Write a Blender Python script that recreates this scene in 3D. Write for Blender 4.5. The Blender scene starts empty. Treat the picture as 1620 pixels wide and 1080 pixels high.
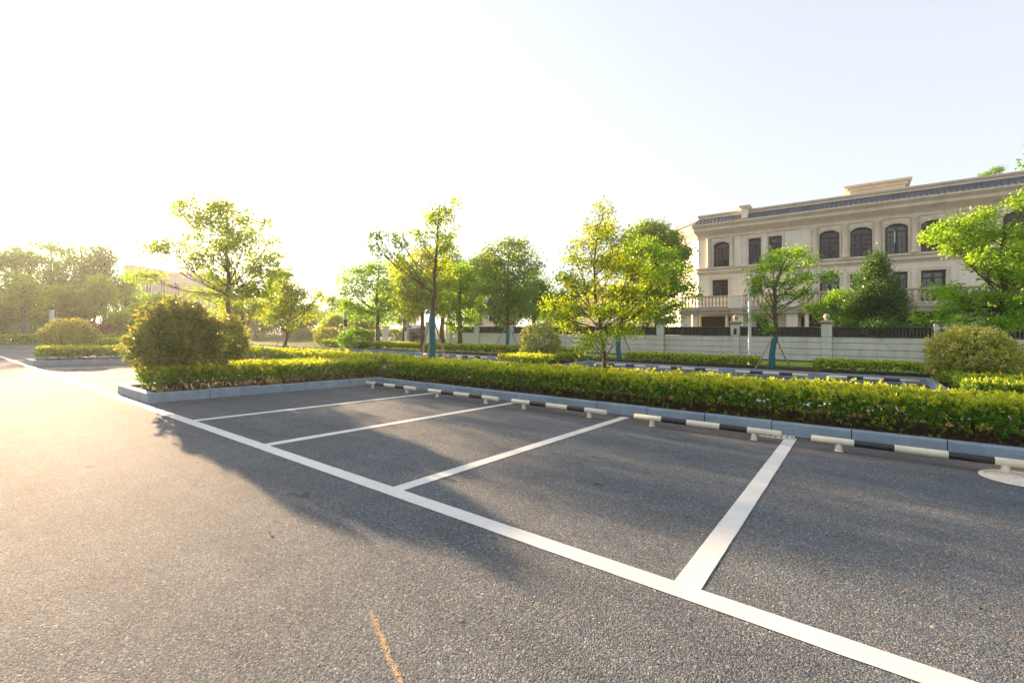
import bpy, math, random
import numpy as np
S = bpy.context.scene
R = math.radians
H = 1.51                       # eye height
YAW = R(37.2)
CY, SY = math.cos(YAW), math.sin(YAW)
# ------------------------------------------------------------------ camera
cam = bpy.data.cameras.new('camera'); co = bpy.data.objects.new('camera', cam); S.collection.objects.link(co)
cam.lens = 16; cam.sensor_width = 36; cam.shift_y = -0.0148; cam.clip_start = 0.05; cam.clip_end = 3000
co.location = (0, 0, H); co.rotation_euler = (R(90), 0, YAW); S.camera = co
# ------------------------------------------------------------------ light
SUN_AZ, SUN_EL = R(83.5), R(12.0)       # azimuth measured from +Y towards -X
W = bpy.data.worlds.new('World'); S.world = W; W.use_nodes = True
nt = W.node_tree; bg = nt.nodes['Background']
sky = nt.nodes.new('ShaderNodeTexSky'); sky.sky_type = 'NISHITA'; sky.sun_disc = False
sky.sun_elevation = SUN_EL; sky.sun_rotation = -SUN_AZ
sky.air_density = 1.0; sky.dust_density = 2.5; sky.ozone_density = 2.0; sky.altitude = 0
# thin bright summer haze veil over the blue: desaturates the clear-sky model
hsv = nt.nodes.new('ShaderNodeHueSaturation'); hsv.inputs['Saturation'].default_value = 0.28; hsv.inputs['Value'].default_value = 1.0
mx = nt.nodes.new('ShaderNodeMix'); mx.data_type = 'RGBA'; mx.inputs[0].default_value = 0.66; mx.inputs[7].default_value = (1.42, 1.58, 1.80, 1)
nt.links.new(sky.outputs[0], hsv.inputs['Color']); nt.links.new(hsv.outputs[0], mx.inputs[6]); nt.links.new(mx.outputs[2], bg.inputs[0])
bg.inputs[1].default_value = 0.11
sl = bpy.data.lights.new('sun', 'SUN'); so = bpy.data.objects.new('sun', sl); S.collection.objects.link(so)
sl.energy = 5.0; sl.angle = R(0.6); sl.color = (1.0, 0.68, 0.40)
sd = (-math.sin(SUN_AZ)*math.cos(SUN_EL), math.cos(SUN_AZ)*math.cos(SUN_EL), math.sin(SUN_EL))
import mathutils
so.rotation_euler = mathutils.Vector(sd).to_track_quat('Z', 'Y').to_euler()
S.view_settings.view_transform = 'Standard'; S.view_settings.look = 'None'; S.view_settings.gamma = 1
S.view_settings.exposure = 2.24
S.cycles.max_bounces = 8; S.cycles.transmission_bounces = 6; S.cycles.diffuse_bounces = 4
S.cycles.use_adaptive_sampling = True; S.cycles.volume_bounces = 0

# ------------------------------------------------------------------ helpers
def at(px, py, Y):
    t = (px-810)/720.0
    x = Y*(t*CY-SY)/(CY+SY*t); d = -SY*x+CY*Y
    return (x, Y, H+(516-py)*d/720.0)
def dep(p): return -SY*p[0]+CY*p[1]
def fx(px, Y): return at(px, 516, Y)[0]
def fz(px, py, Y): return at(px, py, Y)[2]
def atd(px, py, d):
    r = (px-810)/720.0*d
    return (CY*r-SY*d, SY*r+CY*d, H+(516-py)*d/720.0)
def zg(y):
    if y <= 2.75: return 0.0
    if y >= 8.15: return -0.17
    return -0.17*(y-2.75)/5.4

def mesh_np(name, V, F, mat, parent=None, tint=None, smooth=False):
    """V (n,3), F (m,k) uniform polygons"""
    V = np.asarray(V, np.float32); F = np.asarray(F, np.int32)
    me = bpy.data.meshes.new(name); m, k = F.shape
    me.vertices.add(len(V)); me.vertices.foreach_set('co', V.ravel())
    me.loops.add(m*k); me.loops.foreach_set('vertex_index', F.ravel())
    me.polygons.add(m); me.polygons.foreach_set('loop_start', np.arange(0, m*k, k, dtype=np.int32))
    try: me.polygons.foreach_set('loop_total', np.full(m, k, np.int32))
    except Exception: pass
    if tint is not None:
        a = me.attributes.new('tint', 'FLOAT', 'POINT'); a.data.foreach_set('value', np.asarray(tint, np.float32))
    me.update(calc_edges=True)
    if smooth: me.polygons.foreach_set('use_smooth', np.ones(m, bool))
    me.materials.append(mat)
    o = bpy.data.objects.new(name, me); S.collection.objects.link(o)
    if parent: o.parent = parent; o.matrix_parent_inverse = mathutils.Matrix.Translation(parent.location).inverted()
    return o

class MB:
    def __init__(s): s.v = []; s.f = []; s.sm = []
    def add(s, vs, fs, smooth=False):
        n = len(s.v); s.v += [tuple(v) for v in vs]; s.f += [tuple(i+n for i in f) for f in fs]; s.sm += [smooth]*len(fs)
    def box(s, x0, x1, y0, y1, z0, z1, c=0.0):
        if x0 > x1: x0, x1 = x1, x0
        if y0 > y1: y0, y1 = y1, y0
        if z0 > z1: z0, z1 = z1, z0
        c = min(c, (x1-x0)*.45, (y1-y0)*.45, (z1-z0)*.45)
        if c <= 0:
            v = [(x, y, z) for z in (z0, z1) for y in (y0, y1) for x in (x0, x1)]
            s.add(v, [(0, 2, 3, 1), (4, 5, 7, 6), (0, 1, 5, 4), (2, 6, 7, 3), (0, 4, 6, 2), (1, 3, 7, 5)]); return
        # chamfered box: three inset shells
        def ring(z, i): return [(x0+i, y0+i, z), (x1-i, y0+i, z), (x1-i, y1-i, z), (x0+i, y1-i, z)]
        v = ring(z0, c)+ring(z0+c, 0)+ring(z1-c, 0)+ring(z1, c)
        f = [(3, 2, 1, 0), (12, 13, 14, 15)]
        for k in range(3):
            for i in range(4): j = (i+1) % 4; f.append((4*k+i, 4*k+j, 4*k+4+j, 4*k+4+i))
        s.add(v, f)
    def prism(s, poly, a, b, axis='y'):
        """poly: list of 2D points; extruded from a to b along axis"""
        def P(p, t): return (p[0], t, p[1]) if axis == 'y' else ((t, p[0], p[1]) if axis == 'x' else (p[0], p[1], t))
        n = len(poly); v = [P(p, a) for p in poly]+[P(p, b) for p in poly]
        f = [tuple(range(n)), tuple(range(2*n-1, n-1, -1))]+[(i, n+i, n+(i+1) % n, (i+1) % n) for i in range(n)]
        s.add(v, f)
    def lathe(s, c, prof, n=16):
        """prof: (radius, z) bottom to top"""
        v = []; f = []
        for r, z in prof:
            for i in range(n):
                a = 2*math.pi*i/n; v.append((c[0]+r*math.cos(a), c[1]+r*math.sin(a), c[2]+z))
        for k in range(len(prof)-1):
            for i in range(n):
                j = (i+1) % n; f.append((k*n+i, k*n+j, (k+1)*n+j, (k+1)*n+i))
        f.append(tuple(range(n-1, -1, -1))); f.append(tuple((len(prof)-1)*n+i for i in range(n)))
        s.add(v, f, True)
    def tube(s, pts, rad, n=6):
        pts = [mathutils.Vector(p) for p in pts]
        if not hasattr(rad, '__len__'): rad = [rad]*len(pts)
        v = []; f = []; up = mathutils.Vector((0.31, 0.77, 0.55))
        for k, p in enumerate(pts):
            d = (pts[min(k+1, len(pts)-1)]-pts[max(k-1, 0)])
            if d.length < 1e-6: d = mathutils.Vector((0, 0, 1))
            d.normalize(); u = d.cross(up)
            if u.length < 1e-3: u = d.orthogonal()
            u.normalize(); w = d.cross(u)
            for i in range(n):
                a = 2*math.pi*i/n; v.append(p+(u*math.cos(a)+w*math.sin(a))*rad[k])
        for k in range(len(pts)-1):
            for i in range(n):
                j = (i+1) % n; f.append((k*n+i, k*n+j, (k+1)*n+j, (k+1)*n+i))
        f.append(tuple(range(n-1, -1, -1))); f.append(tuple((len(pts)-1)*n+i for i in range(n)))
        s.add(v, f, True)
    def build(s, name, mat, parent=None):
        me = bpy.data.meshes.new(name); me.from_pydata(s.v, [], s.f); me.update()
        me.polygons.foreach_set('use_smooth', s.sm)
        import bmesh
        bm = bmesh.new(); bm.from_mesh(me); bmesh.ops.recalc_face_normals(bm, faces=bm.faces); bm.to_mesh(me); bm.free()
        if any(s.sm):
            try: me.set_sharp_from_angle(angle=R(50))
            except Exception: pass
        me.materials.append(mat)
        o = bpy.data.objects.new(name, me); S.collection.objects.link(o)
        if parent: o.parent = parent; o.matrix_parent_inverse = mathutils.Matrix.Translation(parent.location).inverted()
        return o
def tag(o, label=None, cat=None, group=None, kind=None):
    if label: o['label'] = label
    if cat: o['category'] = cat
    if group: o['group'] = group
    if kind: o['kind'] = kind
    return o
def empty(name, loc, label, cat, group=None):
    o = bpy.data.objects.new(name, None); S.collection.objects.link(o); o.location = loc; o.empty_display_size = .2
    return tag(o, label, cat, group)
def copy_tree(o, parent=None):
    c = o.copy(); S.collection.objects.link(c)
    if parent: c.parent = parent
    for ch in list(o.children): copy_tree(ch, c)
    return c

# ------------------------------------------------------------------ materials
def new_mat(name):
    m = bpy.data.materials.new(name); m.use_nodes = True; t = m.node_tree
    return m, t, t.nodes['Principled BSDF'], t.nodes['Material Output']
def N(t, typ, **kw):
    n = t.nodes.new(typ)
    for k, v in kw.items():
        if k in n.inputs: n.inputs[k].default_value = v
        else: setattr(n, k, v)
    return n
def ramp(t, src, stops):
    r = t.nodes.new('ShaderNodeValToRGB'); e = r.color_ramp.elements
    while len(e) < len(stops): e.new(0.5)
    for q, (p, c) in zip(e, stops): q.position = p; q.color = (*c, 1) if len(c) == 3 else c
    t.links.new(src, r.inputs[0]); return r
def mixc(t, fac, a, b, mode='MIX'):
    m = t.nodes.new('ShaderNodeMix'); m.data_type = 'RGBA'; m.blend_type = mode
    for s, v in ((m.inputs[0], fac), (m.inputs[6], a), (m.inputs[7], b)):
        if hasattr(v, 'is_linked') or hasattr(v, 'links'): t.links.new(v, s)
        elif hasattr(v, '__len__'): s.default_value = (*v, 1) if len(v) == 3 else v
        else: s.default_value = v
    return m.outputs[2]
def bump(t, h, strength, dist, prev=None):
    b = t.nodes.new('ShaderNodeBump'); b.inputs['Strength'].default_value = strength; b.inputs['Distance'].default_value = dist
    t.links.new(h, b.inputs['Height'])
    if prev: t.links.new(prev, b.inputs['Normal'])
    return b.outputs[0]
def noise(t, co, scale, detail=4, rough=.55):
    n = t.nodes.new('ShaderNodeTexNoise'); n.inputs['Scale'].default_value = scale; n.inputs['Detail'].default_value = detail; n.inputs['Roughness'].default_value = rough
    t.links.new(co, n.inputs['Vector']); return n.outputs['Fac']
def simple(name, col, rough=.6, var=.25, scale=6, spec=.4, bmp=.15, bd=.01, metal=0, dirt=None):
    m, t, p, o = new_mat(name); tc = t.nodes.new('ShaderNodeTexCoord').outputs['Object']
    n1 = noise(t, tc, scale, 6, .6); n2 = noise(t, tc, scale*9, 3, .6)
    lo = tuple(c*(1-var) for c in col); hi = tuple(min(c*(1+var*.6), .95) for c in col)
    c = ramp(t, n1, [(.3, lo), (.7, hi)]).outputs[0]
    c = mixc(t, .25, c, ramp(t, n2, [(.35, lo), (.65, hi)]).outputs[0])
    if dirt:
        mp = t.nodes.new('ShaderNodeMapping'); mp.inputs['Scale'].default_value = (1.6, 1.6, .22); t.links.new(tc, mp.inputs[0])
        n3 = noise(t, mp.outputs[0], 1.6, 6, .65)
        c = mixc(t, ramp(t, n3, [(.50, (0, 0, 0)), (.72, (dirt[3],)*3)]).outputs[0], c, dirt[:3])
    t.links.new(c, p.inputs['Base Color']); p.inputs['Roughness'].default_value = rough; p.inputs['Specular IOR Level'].default_value = spec
    p.inputs['Metallic'].default_value = metal
    if bmp: t.links.new(bump(t, n2, bmp, bd), p.inputs['Normal'])
    return m

def asphalt_mat():
    m, t, p, o = new_mat('asphalt'); tc = t.nodes.new('ShaderNodeTexCoord').outputs['Object']
    v = t.nodes.new('ShaderNodeTexVoronoi'); v.inputs['Scale'].default_value = 108; v.inputs['Randomness'].default_value = 1
    wn = t.nodes.new('ShaderNodeTexNoise'); wn.inputs['Scale'].default_value = 60; t.links.new(tc, wn.inputs['Vector'])
    wv = t.nodes.new('ShaderNodeVectorMath'); wv.operation = 'MULTIPLY_ADD'; wv.inputs[1].default_value = (.020,)*3
    t.links.new(wn.outputs['Color'], wv.inputs[0]); t.links.new(tc, wv.inputs[2]); t.links.new(wv.outputs[0], v.inputs['Vector'])
    sep = t.nodes.new('ShaderNodeSeparateColor'); t.links.new(v.outputs['Color'], sep.inputs[0])
    stone = ramp(t, sep.outputs[0], [(0, (.026, .044, .062)), (.3, (.062, .092, .122)), (.62, (.105, .132, .160)), (.86, (.19, .18, .17)), (.97, (.23, .225, .22)), (1, (.36, .36, .36))]).outputs[0]
    big = noise(t, tc, .55, 5, .6); mid = noise(t, tc, 3.2, 5, .65)
    ve = t.nodes.new('ShaderNodeTexVoronoi'); ve.feature = 'DISTANCE_TO_EDGE'; ve.inputs['Scale'].default_value = 108; t.links.new(wv.outputs[0], ve.inputs['Vector'])
    stone = mixc(t, ramp(t, ve.outputs[0], [(.01, (.5,)*3), (.12, (0, 0, 0))]).outputs[0], stone, (.026, .030, .036))
    vf = t.nodes.new('ShaderNodeTexVoronoi'); vf.inputs['Scale'].default_value = 205; t.links.new(tc, vf.inputs['Vector'])
    sf = t.nodes.new('ShaderNodeSeparateColor'); t.links.new(vf.outputs['Color'], sf.inputs[0])
    stone = mixc(t, ramp(t, noise(t, tc, 34, 3, .6), [(.42, (0, 0, 0)), (.56, (1, 1, 1))]).outputs[0], stone, ramp(t, sf.outputs[0], [(0, (.022, .030, .040)), (.5, (.075, .088, .10)), (.85, (.14, .135, .13)), (1, (.28, .26, .24))]).outputs[0])
    g = ramp(t, big, [(.3, (1.28, 1.30, 1.32)), (.7, (1.62, 1.63, 1.62))]).outputs[0]
    c = mixc(t, 1, stone, g, 'MULTIPLY')
    c = mixc(t, 1, c, ramp(t, mid, [(.3, (.86, .86, .87)), (.7, (1.1, 1.09, 1.08))]).outputs[0], 'MULTIPLY')
    # brown stains
    st = noise(t, tc, 1.3, 7, .7)
    c = mixc(t, ramp(t, st, [(.66, (0, 0, 0)), (.76, (.35,)*3)]).outputs[0], c, (.07, .045, .025))
    # long tyre-worn streaks along the lane, rust-brown dust gathered before the kerb, oil spots
    mp = t.nodes.new('ShaderNodeMapping'); mp.inputs['Scale'].default_value = (.12, 1.5, 1); t.links.new(tc, mp.inputs[0])
    c = mixc(t, 1, c, ramp(t, noise(t, mp.outputs[0], 1.6, 4, .6), [(.35, (.90, .90, .90)), (.65, (1.10, 1.09, 1.08))]).outputs[0], 'MULTIPLY')
    sx = t.nodes.new('ShaderNodeSeparateXYZ'); t.links.new(tc, sx.inputs[0])
    mr = t.nodes.new('ShaderNodeMapRange'); mr.inputs[1].default_value = 6.6; mr.inputs[2].default_value = 8.1; t.links.new(sx.outputs['Y'], mr.inputs[0])
    mr2 = t.nodes.new('ShaderNodeMapRange'); mr2.inputs[1].default_value = 8.3; mr2.inputs[2].default_value = 8.2; t.links.new(sx.outputs['Y'], mr2.inputs[0])
    mm = t.nodes.new('ShaderNodeMath'); mm.operation = 'MULTIPLY'; t.links.new(mr.outputs[0], mm.inputs[0]); t.links.new(mr2.outputs[0], mm.inputs[1])
    mm2 = t.nodes.new('ShaderNodeMath'); mm2.operation = 'MULTIPLY'; t.links.new(mm.outputs[0], mm2.inputs[0]); t.links.new(ramp(t, noise(t, tc, 4, 5, .65), [(.35, (.15,)*3), (.65, (.75,)*3)]).outputs[0], mm2.inputs[1])
    c = mixc(t, mm2.outputs[0], c, (.15, .10, .065))
    c = mixc(t, ramp(t, noise(t, tc, 2.1, 3, .5), [(.70, (0, 0, 0)), (.74, (.55,)*3)]).outputs[0], c, (.035, .037, .042))
    t.links.new(c, p.inputs['Base Color']); p.inputs['Roughness'].default_value = .85; p.inputs['Specular IOR Level'].default_value = .12
    inv = t.nodes.new('ShaderNodeMath'); inv.operation = 'MULTIPLY_ADD'; inv.inputs[1].default_value = -1; inv.inputs[2].default_value = 1
    t.links.new(v.outputs['Distance'], inv.inputs[0])
    hh = t.nodes.new('ShaderNodeMath'); hh.operation = 'MULTIPLY_ADD'; hh.inputs[1].default_value = .55; t.links.new(sep.outputs[1], hh.inputs[0]); t.links.new(inv.outputs[0], hh.inputs[2])
    b1 = bump(t, hh.outputs[0], .9, .009)
    b1 = bump(t, noise(t, tc, 170, 4, .7), .6, .006, b1)
    t.links.new(bump(t, noise(t, tc, 9, 4, .6), .25, .01, b1), p.inputs['Normal'])
    return m
def paint_mat():
    m, t, p, o = new_mat('road_paint'); tc = t.nodes.new('ShaderNodeTexCoord').outputs['Object']
    n1 = noise(t, tc, 5, 6, .65); n2 = noise(t, tc, 55, 5, .7); n3 = noise(t, tc, 140, 3, .6)
    c = ramp(t, n1, [(.3, (.56, .555, .535)), (.7, (.65, .645, .625))]).outputs[0]
    v = t.nodes.new('ShaderNodeTexVoronoi'); v.feature = 'DISTANCE_TO_EDGE'; v.inputs['Scale'].default_value = 7; t.links.new(tc, v.inputs['Vector'])
    ck = ramp(t, v.outputs[0], [(0, (1, 1, 1)), (.012, (0, 0, 0))]).outputs[0]
    gate = ramp(t, noise(t, tc, 2.3, 3), [(.50, (0, 0, 0)), (.62, (.5,)*3)]).outputs[0]
    c = mixc(t, mixc(t, 1, ck, gate, 'MULTIPLY'), c, (.35, .34, .33))
    c = mixc(t, ramp(t, n2, [(.60, (0, 0, 0)), (.68, (1, 1, 1))]).outputs[0], c, (.28, .27, .26))
    c = mixc(t, ramp(t, noise(t, tc, 1.1, 6, .7), [(.45, (0, 0, 0)), (.75, (.5,)*3)]).outputs[0], c, (.50, .48, .45))
    t.links.new(c, p.inputs['Base Color']); p.inputs['Roughness'].default_value = .6
    t.links.new(bump(t, n3, .35, .003), p.inputs['Normal']); return m
def leaf_mat(name, dark, light, trans, tip=None, tf=.45, gloss=.25, tip_trans=None):
    """dark/light: reflecting colours of old and young leaves; trans: colour of light coming through"""
    m = bpy.data.materials.new(name); m.use_nodes = True; t = m.node_tree; t.nodes.clear()
    out = t.nodes.new('ShaderNodeOutputMaterial'); geo = t.nodes.new('ShaderNodeNewGeometry')
    at_ = t.nodes.new('ShaderNodeAttribute'); at_.attribute_name = 'tint'
    rnd = geo.outputs['Random Per Island']
    c = mixc(t, rnd, dark, light)
    r2 = t.nodes.new('ShaderNodeMath'); r2.operation = 'FRACT'; mul = t.nodes.new('ShaderNodeMath'); mul.operation = 'MULTIPLY'; mul.inputs[1].default_value = 7.31
    t.links.new(rnd, mul.inputs[0]); t.links.new(mul.outputs[0], r2.inputs[0])
    tr = mixc(t, r2.outputs[0], tuple(x*.62 for x in trans), trans)
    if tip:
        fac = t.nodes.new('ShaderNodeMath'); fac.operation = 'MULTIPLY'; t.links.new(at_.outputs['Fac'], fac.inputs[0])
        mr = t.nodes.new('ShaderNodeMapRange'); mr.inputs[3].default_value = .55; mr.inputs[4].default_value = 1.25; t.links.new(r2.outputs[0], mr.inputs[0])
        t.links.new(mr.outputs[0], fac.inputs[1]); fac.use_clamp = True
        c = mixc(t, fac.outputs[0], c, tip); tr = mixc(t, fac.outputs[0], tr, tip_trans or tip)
    d = t.nodes.new('ShaderNodeBsdfDiffuse'); tl = t.nodes.new('ShaderNodeBsdfTranslucent'); gl = t.nodes.new('ShaderNodeBsdfGlossy')
    gl.inputs['Roughness'].default_value = .42; gl.inputs['Color'].default_value = (.9, .95, .9, 1)
    t.links.new(c, d.inputs[0]); t.links.new(tr, tl.inputs[0])
    m1 = t.nodes.new('ShaderNodeMixShader'); m1.inputs[0].default_value = tf; t.links.new(d.outputs[0], m1.inputs[1]); t.links.new(tl.outputs[0], m1.inputs[2])
    fr = t.nodes.new('ShaderNodeFresnel'); fr.inputs[0].default_value = 1.4
    fm = t.nodes.new('ShaderNodeMath'); fm.operation = 'MULTIPLY'; fm.inputs[1].default_value = gloss; t.links.new(fr.outputs[0], fm.inputs[0])
    m2 = t.nodes.new('ShaderNodeMixShader'); t.links.new(fm.outputs[0], m2.inputs[0]); t.links.new(m1.outputs[0], m2.inputs[1]); t.links.new(gl.outputs[0], m2.inputs[2])
    t.links.new(m2.outputs[0], out.inputs[0]); return m

M = {}
M['asphalt'] = asphalt_mat(); M['paint'] = paint_mat()
M['kerb'] = simple('bluish_granite', (.25, .32, .385), .75, .28, 3.5, .3, .5, .004)
M['soil'] = simple('mulched_soil', (.085, .052, .032), .95, .55, 14, .1, 1.0, .03)
M['grass'] = simple('short_lawn', (.065, .12, .022), .95, .5, 3, .1, 1.0, .05)
M['earth'] = simple('far_ground', (.10, .11, .06), .95, .4, .15, .1, .3, .05)
M['cream'] = simple('cream_paint', (.66, .61, .46), .38, .12, 9, .5, .1, .003)
M['black'] = simple('black_band', (.016, .018, .024), .4, .3, 20, .5, .1, .003)
M['bark'] = simple('bark', (.13, .095, .065), .9, .45, 16, .2, .8, .02)
M['bark_dark'] = simple('dark_bark', (.075, .055, .042), .9, .45, 14, .2, .8, .02)
M['twig'] = simple('hedge_twigs', (.11, .07, .05), .9, .4, 20, .1, .5, .01)
M['wrap'] = simple('green_trunk_wrap', (.012, .14, .16), .6, .25, 8, .4, .3, .006)
M['stake'] = simple('wooden_stake', (.38, .31, .23), .85, .3, 14, .2, .5, .005)
def wall_mat(name, col, brick=(0.0, 0.0), dirt=(.17, .16, .15, .5)):
    m = simple(name, col, .82, .13, 1.2, .25, .2, .006, 0, dirt); return m
M['stone'] = wall_mat('cream_stone', (.76, .69, .575), dirt=(.50, .45, .38, .5))
M['curtain'] = simple('pale_curtain', (.30, .36, .36), .9, .3, 5, .1, 0)
M['stone_trim'] = wall_mat('tan_stone_trim', (.64, .56, .45), dirt=(.38, .33, .26, .5))
M['rail_stone'] = wall_mat('weathered_balcony_stone', (.38, .335, .27), dirt=(.16, .14, .12, .75))
M['garden_wall'] = wall_mat('garden_wall_stone', (.68, .665, .63), dirt=(.38, .37, .345, .5))
M['dark_rail'] = simple('dark_railing_stone', (.085, .083, .082), .8, .4, 7, .2, .3, .01)
M['glass'] = simple('dark_window_glass', (.012, .014, .018), .06, .2, 3, .6, 0)
M['frame'] = simple('dark_window_frame', (.022, .022, .028), .45, .2, 8, .4, .05)
M['white'] = simple('white_paint', (.72, .74, .76), .4, .08, 5, .5, .05)
M['grille'] = simple('drain_iron', (.18, .19, .19), .6, .3, 20, .4, .3)
M['manhole'] = simple('cream_manhole_iron', (.60, .55, .47), .6, .25, 12, .3, .3, .004)
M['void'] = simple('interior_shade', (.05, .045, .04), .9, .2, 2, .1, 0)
M['lantern'] = simple('dark_lantern', (.05, .07, .08), .35, .3, 9, .5, 0)
M['concrete'] = simple('weathered_concrete', (.38, .36, .33), .85, .2, 1.0, .2, .2, .01, 0, (.22, .2, .18, .5))
M['scrape'] = simple('ochre_scrape', (.50, .36, .22), .8, .4, 30, .2, .5, .003)
def tile_mat():
    m, t, p, o = new_mat('slate_roof_tiles'); tc = t.nodes.new('ShaderNodeTexCoord').outputs['Object']
    n1 = noise(t, tc, 1.5, 5, .6)
    c = ramp(t, n1, [(.3, (.040, .048, .066)), (.7, (.085, .095, .12))]).outputs[0]
    w = t.nodes.new('ShaderNodeTexWave'); w.bands_direction = 'X'; w.inputs['Scale'].default_value = 1.1; w.inputs['Distortion'].default_value = .2; t.links.new(tc, w.inputs[0])
    t.links.new(bump(t, w.outputs['Fac'], .5, .05), p.inputs['Normal'])
    t.links.new(c, p.inputs['Base Color']); p.inputs['Roughness'].default_value = .55; return m
M['tiles'] = tile_mat()
# foliage
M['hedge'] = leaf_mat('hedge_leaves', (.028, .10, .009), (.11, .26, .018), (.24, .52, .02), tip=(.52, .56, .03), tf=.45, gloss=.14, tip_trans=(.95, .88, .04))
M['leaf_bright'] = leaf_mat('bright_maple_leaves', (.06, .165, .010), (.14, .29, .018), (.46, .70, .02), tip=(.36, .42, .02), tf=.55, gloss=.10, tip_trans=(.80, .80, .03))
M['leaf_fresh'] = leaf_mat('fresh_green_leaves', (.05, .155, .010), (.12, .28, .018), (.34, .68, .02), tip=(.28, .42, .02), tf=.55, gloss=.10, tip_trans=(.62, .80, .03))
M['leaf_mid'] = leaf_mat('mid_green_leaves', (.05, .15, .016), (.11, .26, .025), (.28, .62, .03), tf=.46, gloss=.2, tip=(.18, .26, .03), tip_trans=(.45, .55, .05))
M['leaf_dark'] = leaf_mat('dark_green_leaves', (.026, .08, .014), (.07, .17, .024), (.15, .32, .03), tf=.32, gloss=.25, tip=(.10, .18, .03), tip_trans=(.2, .34, .04))
M['leaf_red'] = leaf_mat('red_tipped_leaves', (.045, .12, .025), (.12, .22, .04), (.28, .44, .05), tip=(.40, .32, .10), tf=.42, gloss=.25, tip_trans=(.75, .52, .10))
M['leaf_gold'] = leaf_mat('gold_green_leaves', (.055, .13, .018), (.15, .25, .025), (.34, .48, .04), tip=(.56, .58, .10), tf=.4, gloss=.3, tip_trans=(.75, .62, .14))
M['leaf_crimson'] = leaf_mat('crimson_leaves', (.16, .04, .02), (.28, .08, .035), (.45, .12, .04), tf=.35, gloss=.3)
M['litter'] = simple('dry_fallen_leaves', (.22, .13, .055), .8, .6, 40, .2, 0)

# ------------------------------------------------------------------ leaf geometry
def unit(a): return a/np.maximum(np.linalg.norm(a, axis=1, keepdims=True), 1e-9)
def leaves(name, B, A, L, Wd, tint, mat, parent, rng, roll=None):
    """diamond leaves folded along the midrib. B base, A axis (n,3), L length, Wd width"""
    n = len(B); A = unit(A)
    rv = rng.normal(size=(n, 3)) if roll is None else roll+rng.normal(size=(n, 3))*.55
    Sd = unit(np.cross(A, rv)); Nn = unit(np.cross(Sd, A))
    L = np.broadcast_to(np.asarray(L, float), (n,))[:, None]; Wd = np.broadcast_to(np.asarray(Wd, float), (n,))[:, None]
    fold = .35*Wd*rng.random((n, 1)); drp = Nn*(-.18*L)
    v0 = B; v1 = B+A*.48*L+Sd*.5*Wd+Nn*fold; v2 = B+A*L+drp; v3 = B+A*.48*L-Sd*.5*Wd+Nn*fold
    V = np.stack([v0, v1, v2, v3], 1).reshape(-1, 3)
    F = (np.arange(n)[:, None]*4+np.array([[0, 1, 2, 3]]))
    # two triangles sharing the midrib keep the fold
    F = np.concatenate([np.stack([F[:, 0], F[:, 1], F[:, 2]], 1), np.stack([F[:, 0], F[:, 2], F[:, 3]], 1)])
    return mesh_np(name, V, F, mat, parent, tint=np.repeat(tint, 4))

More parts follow.
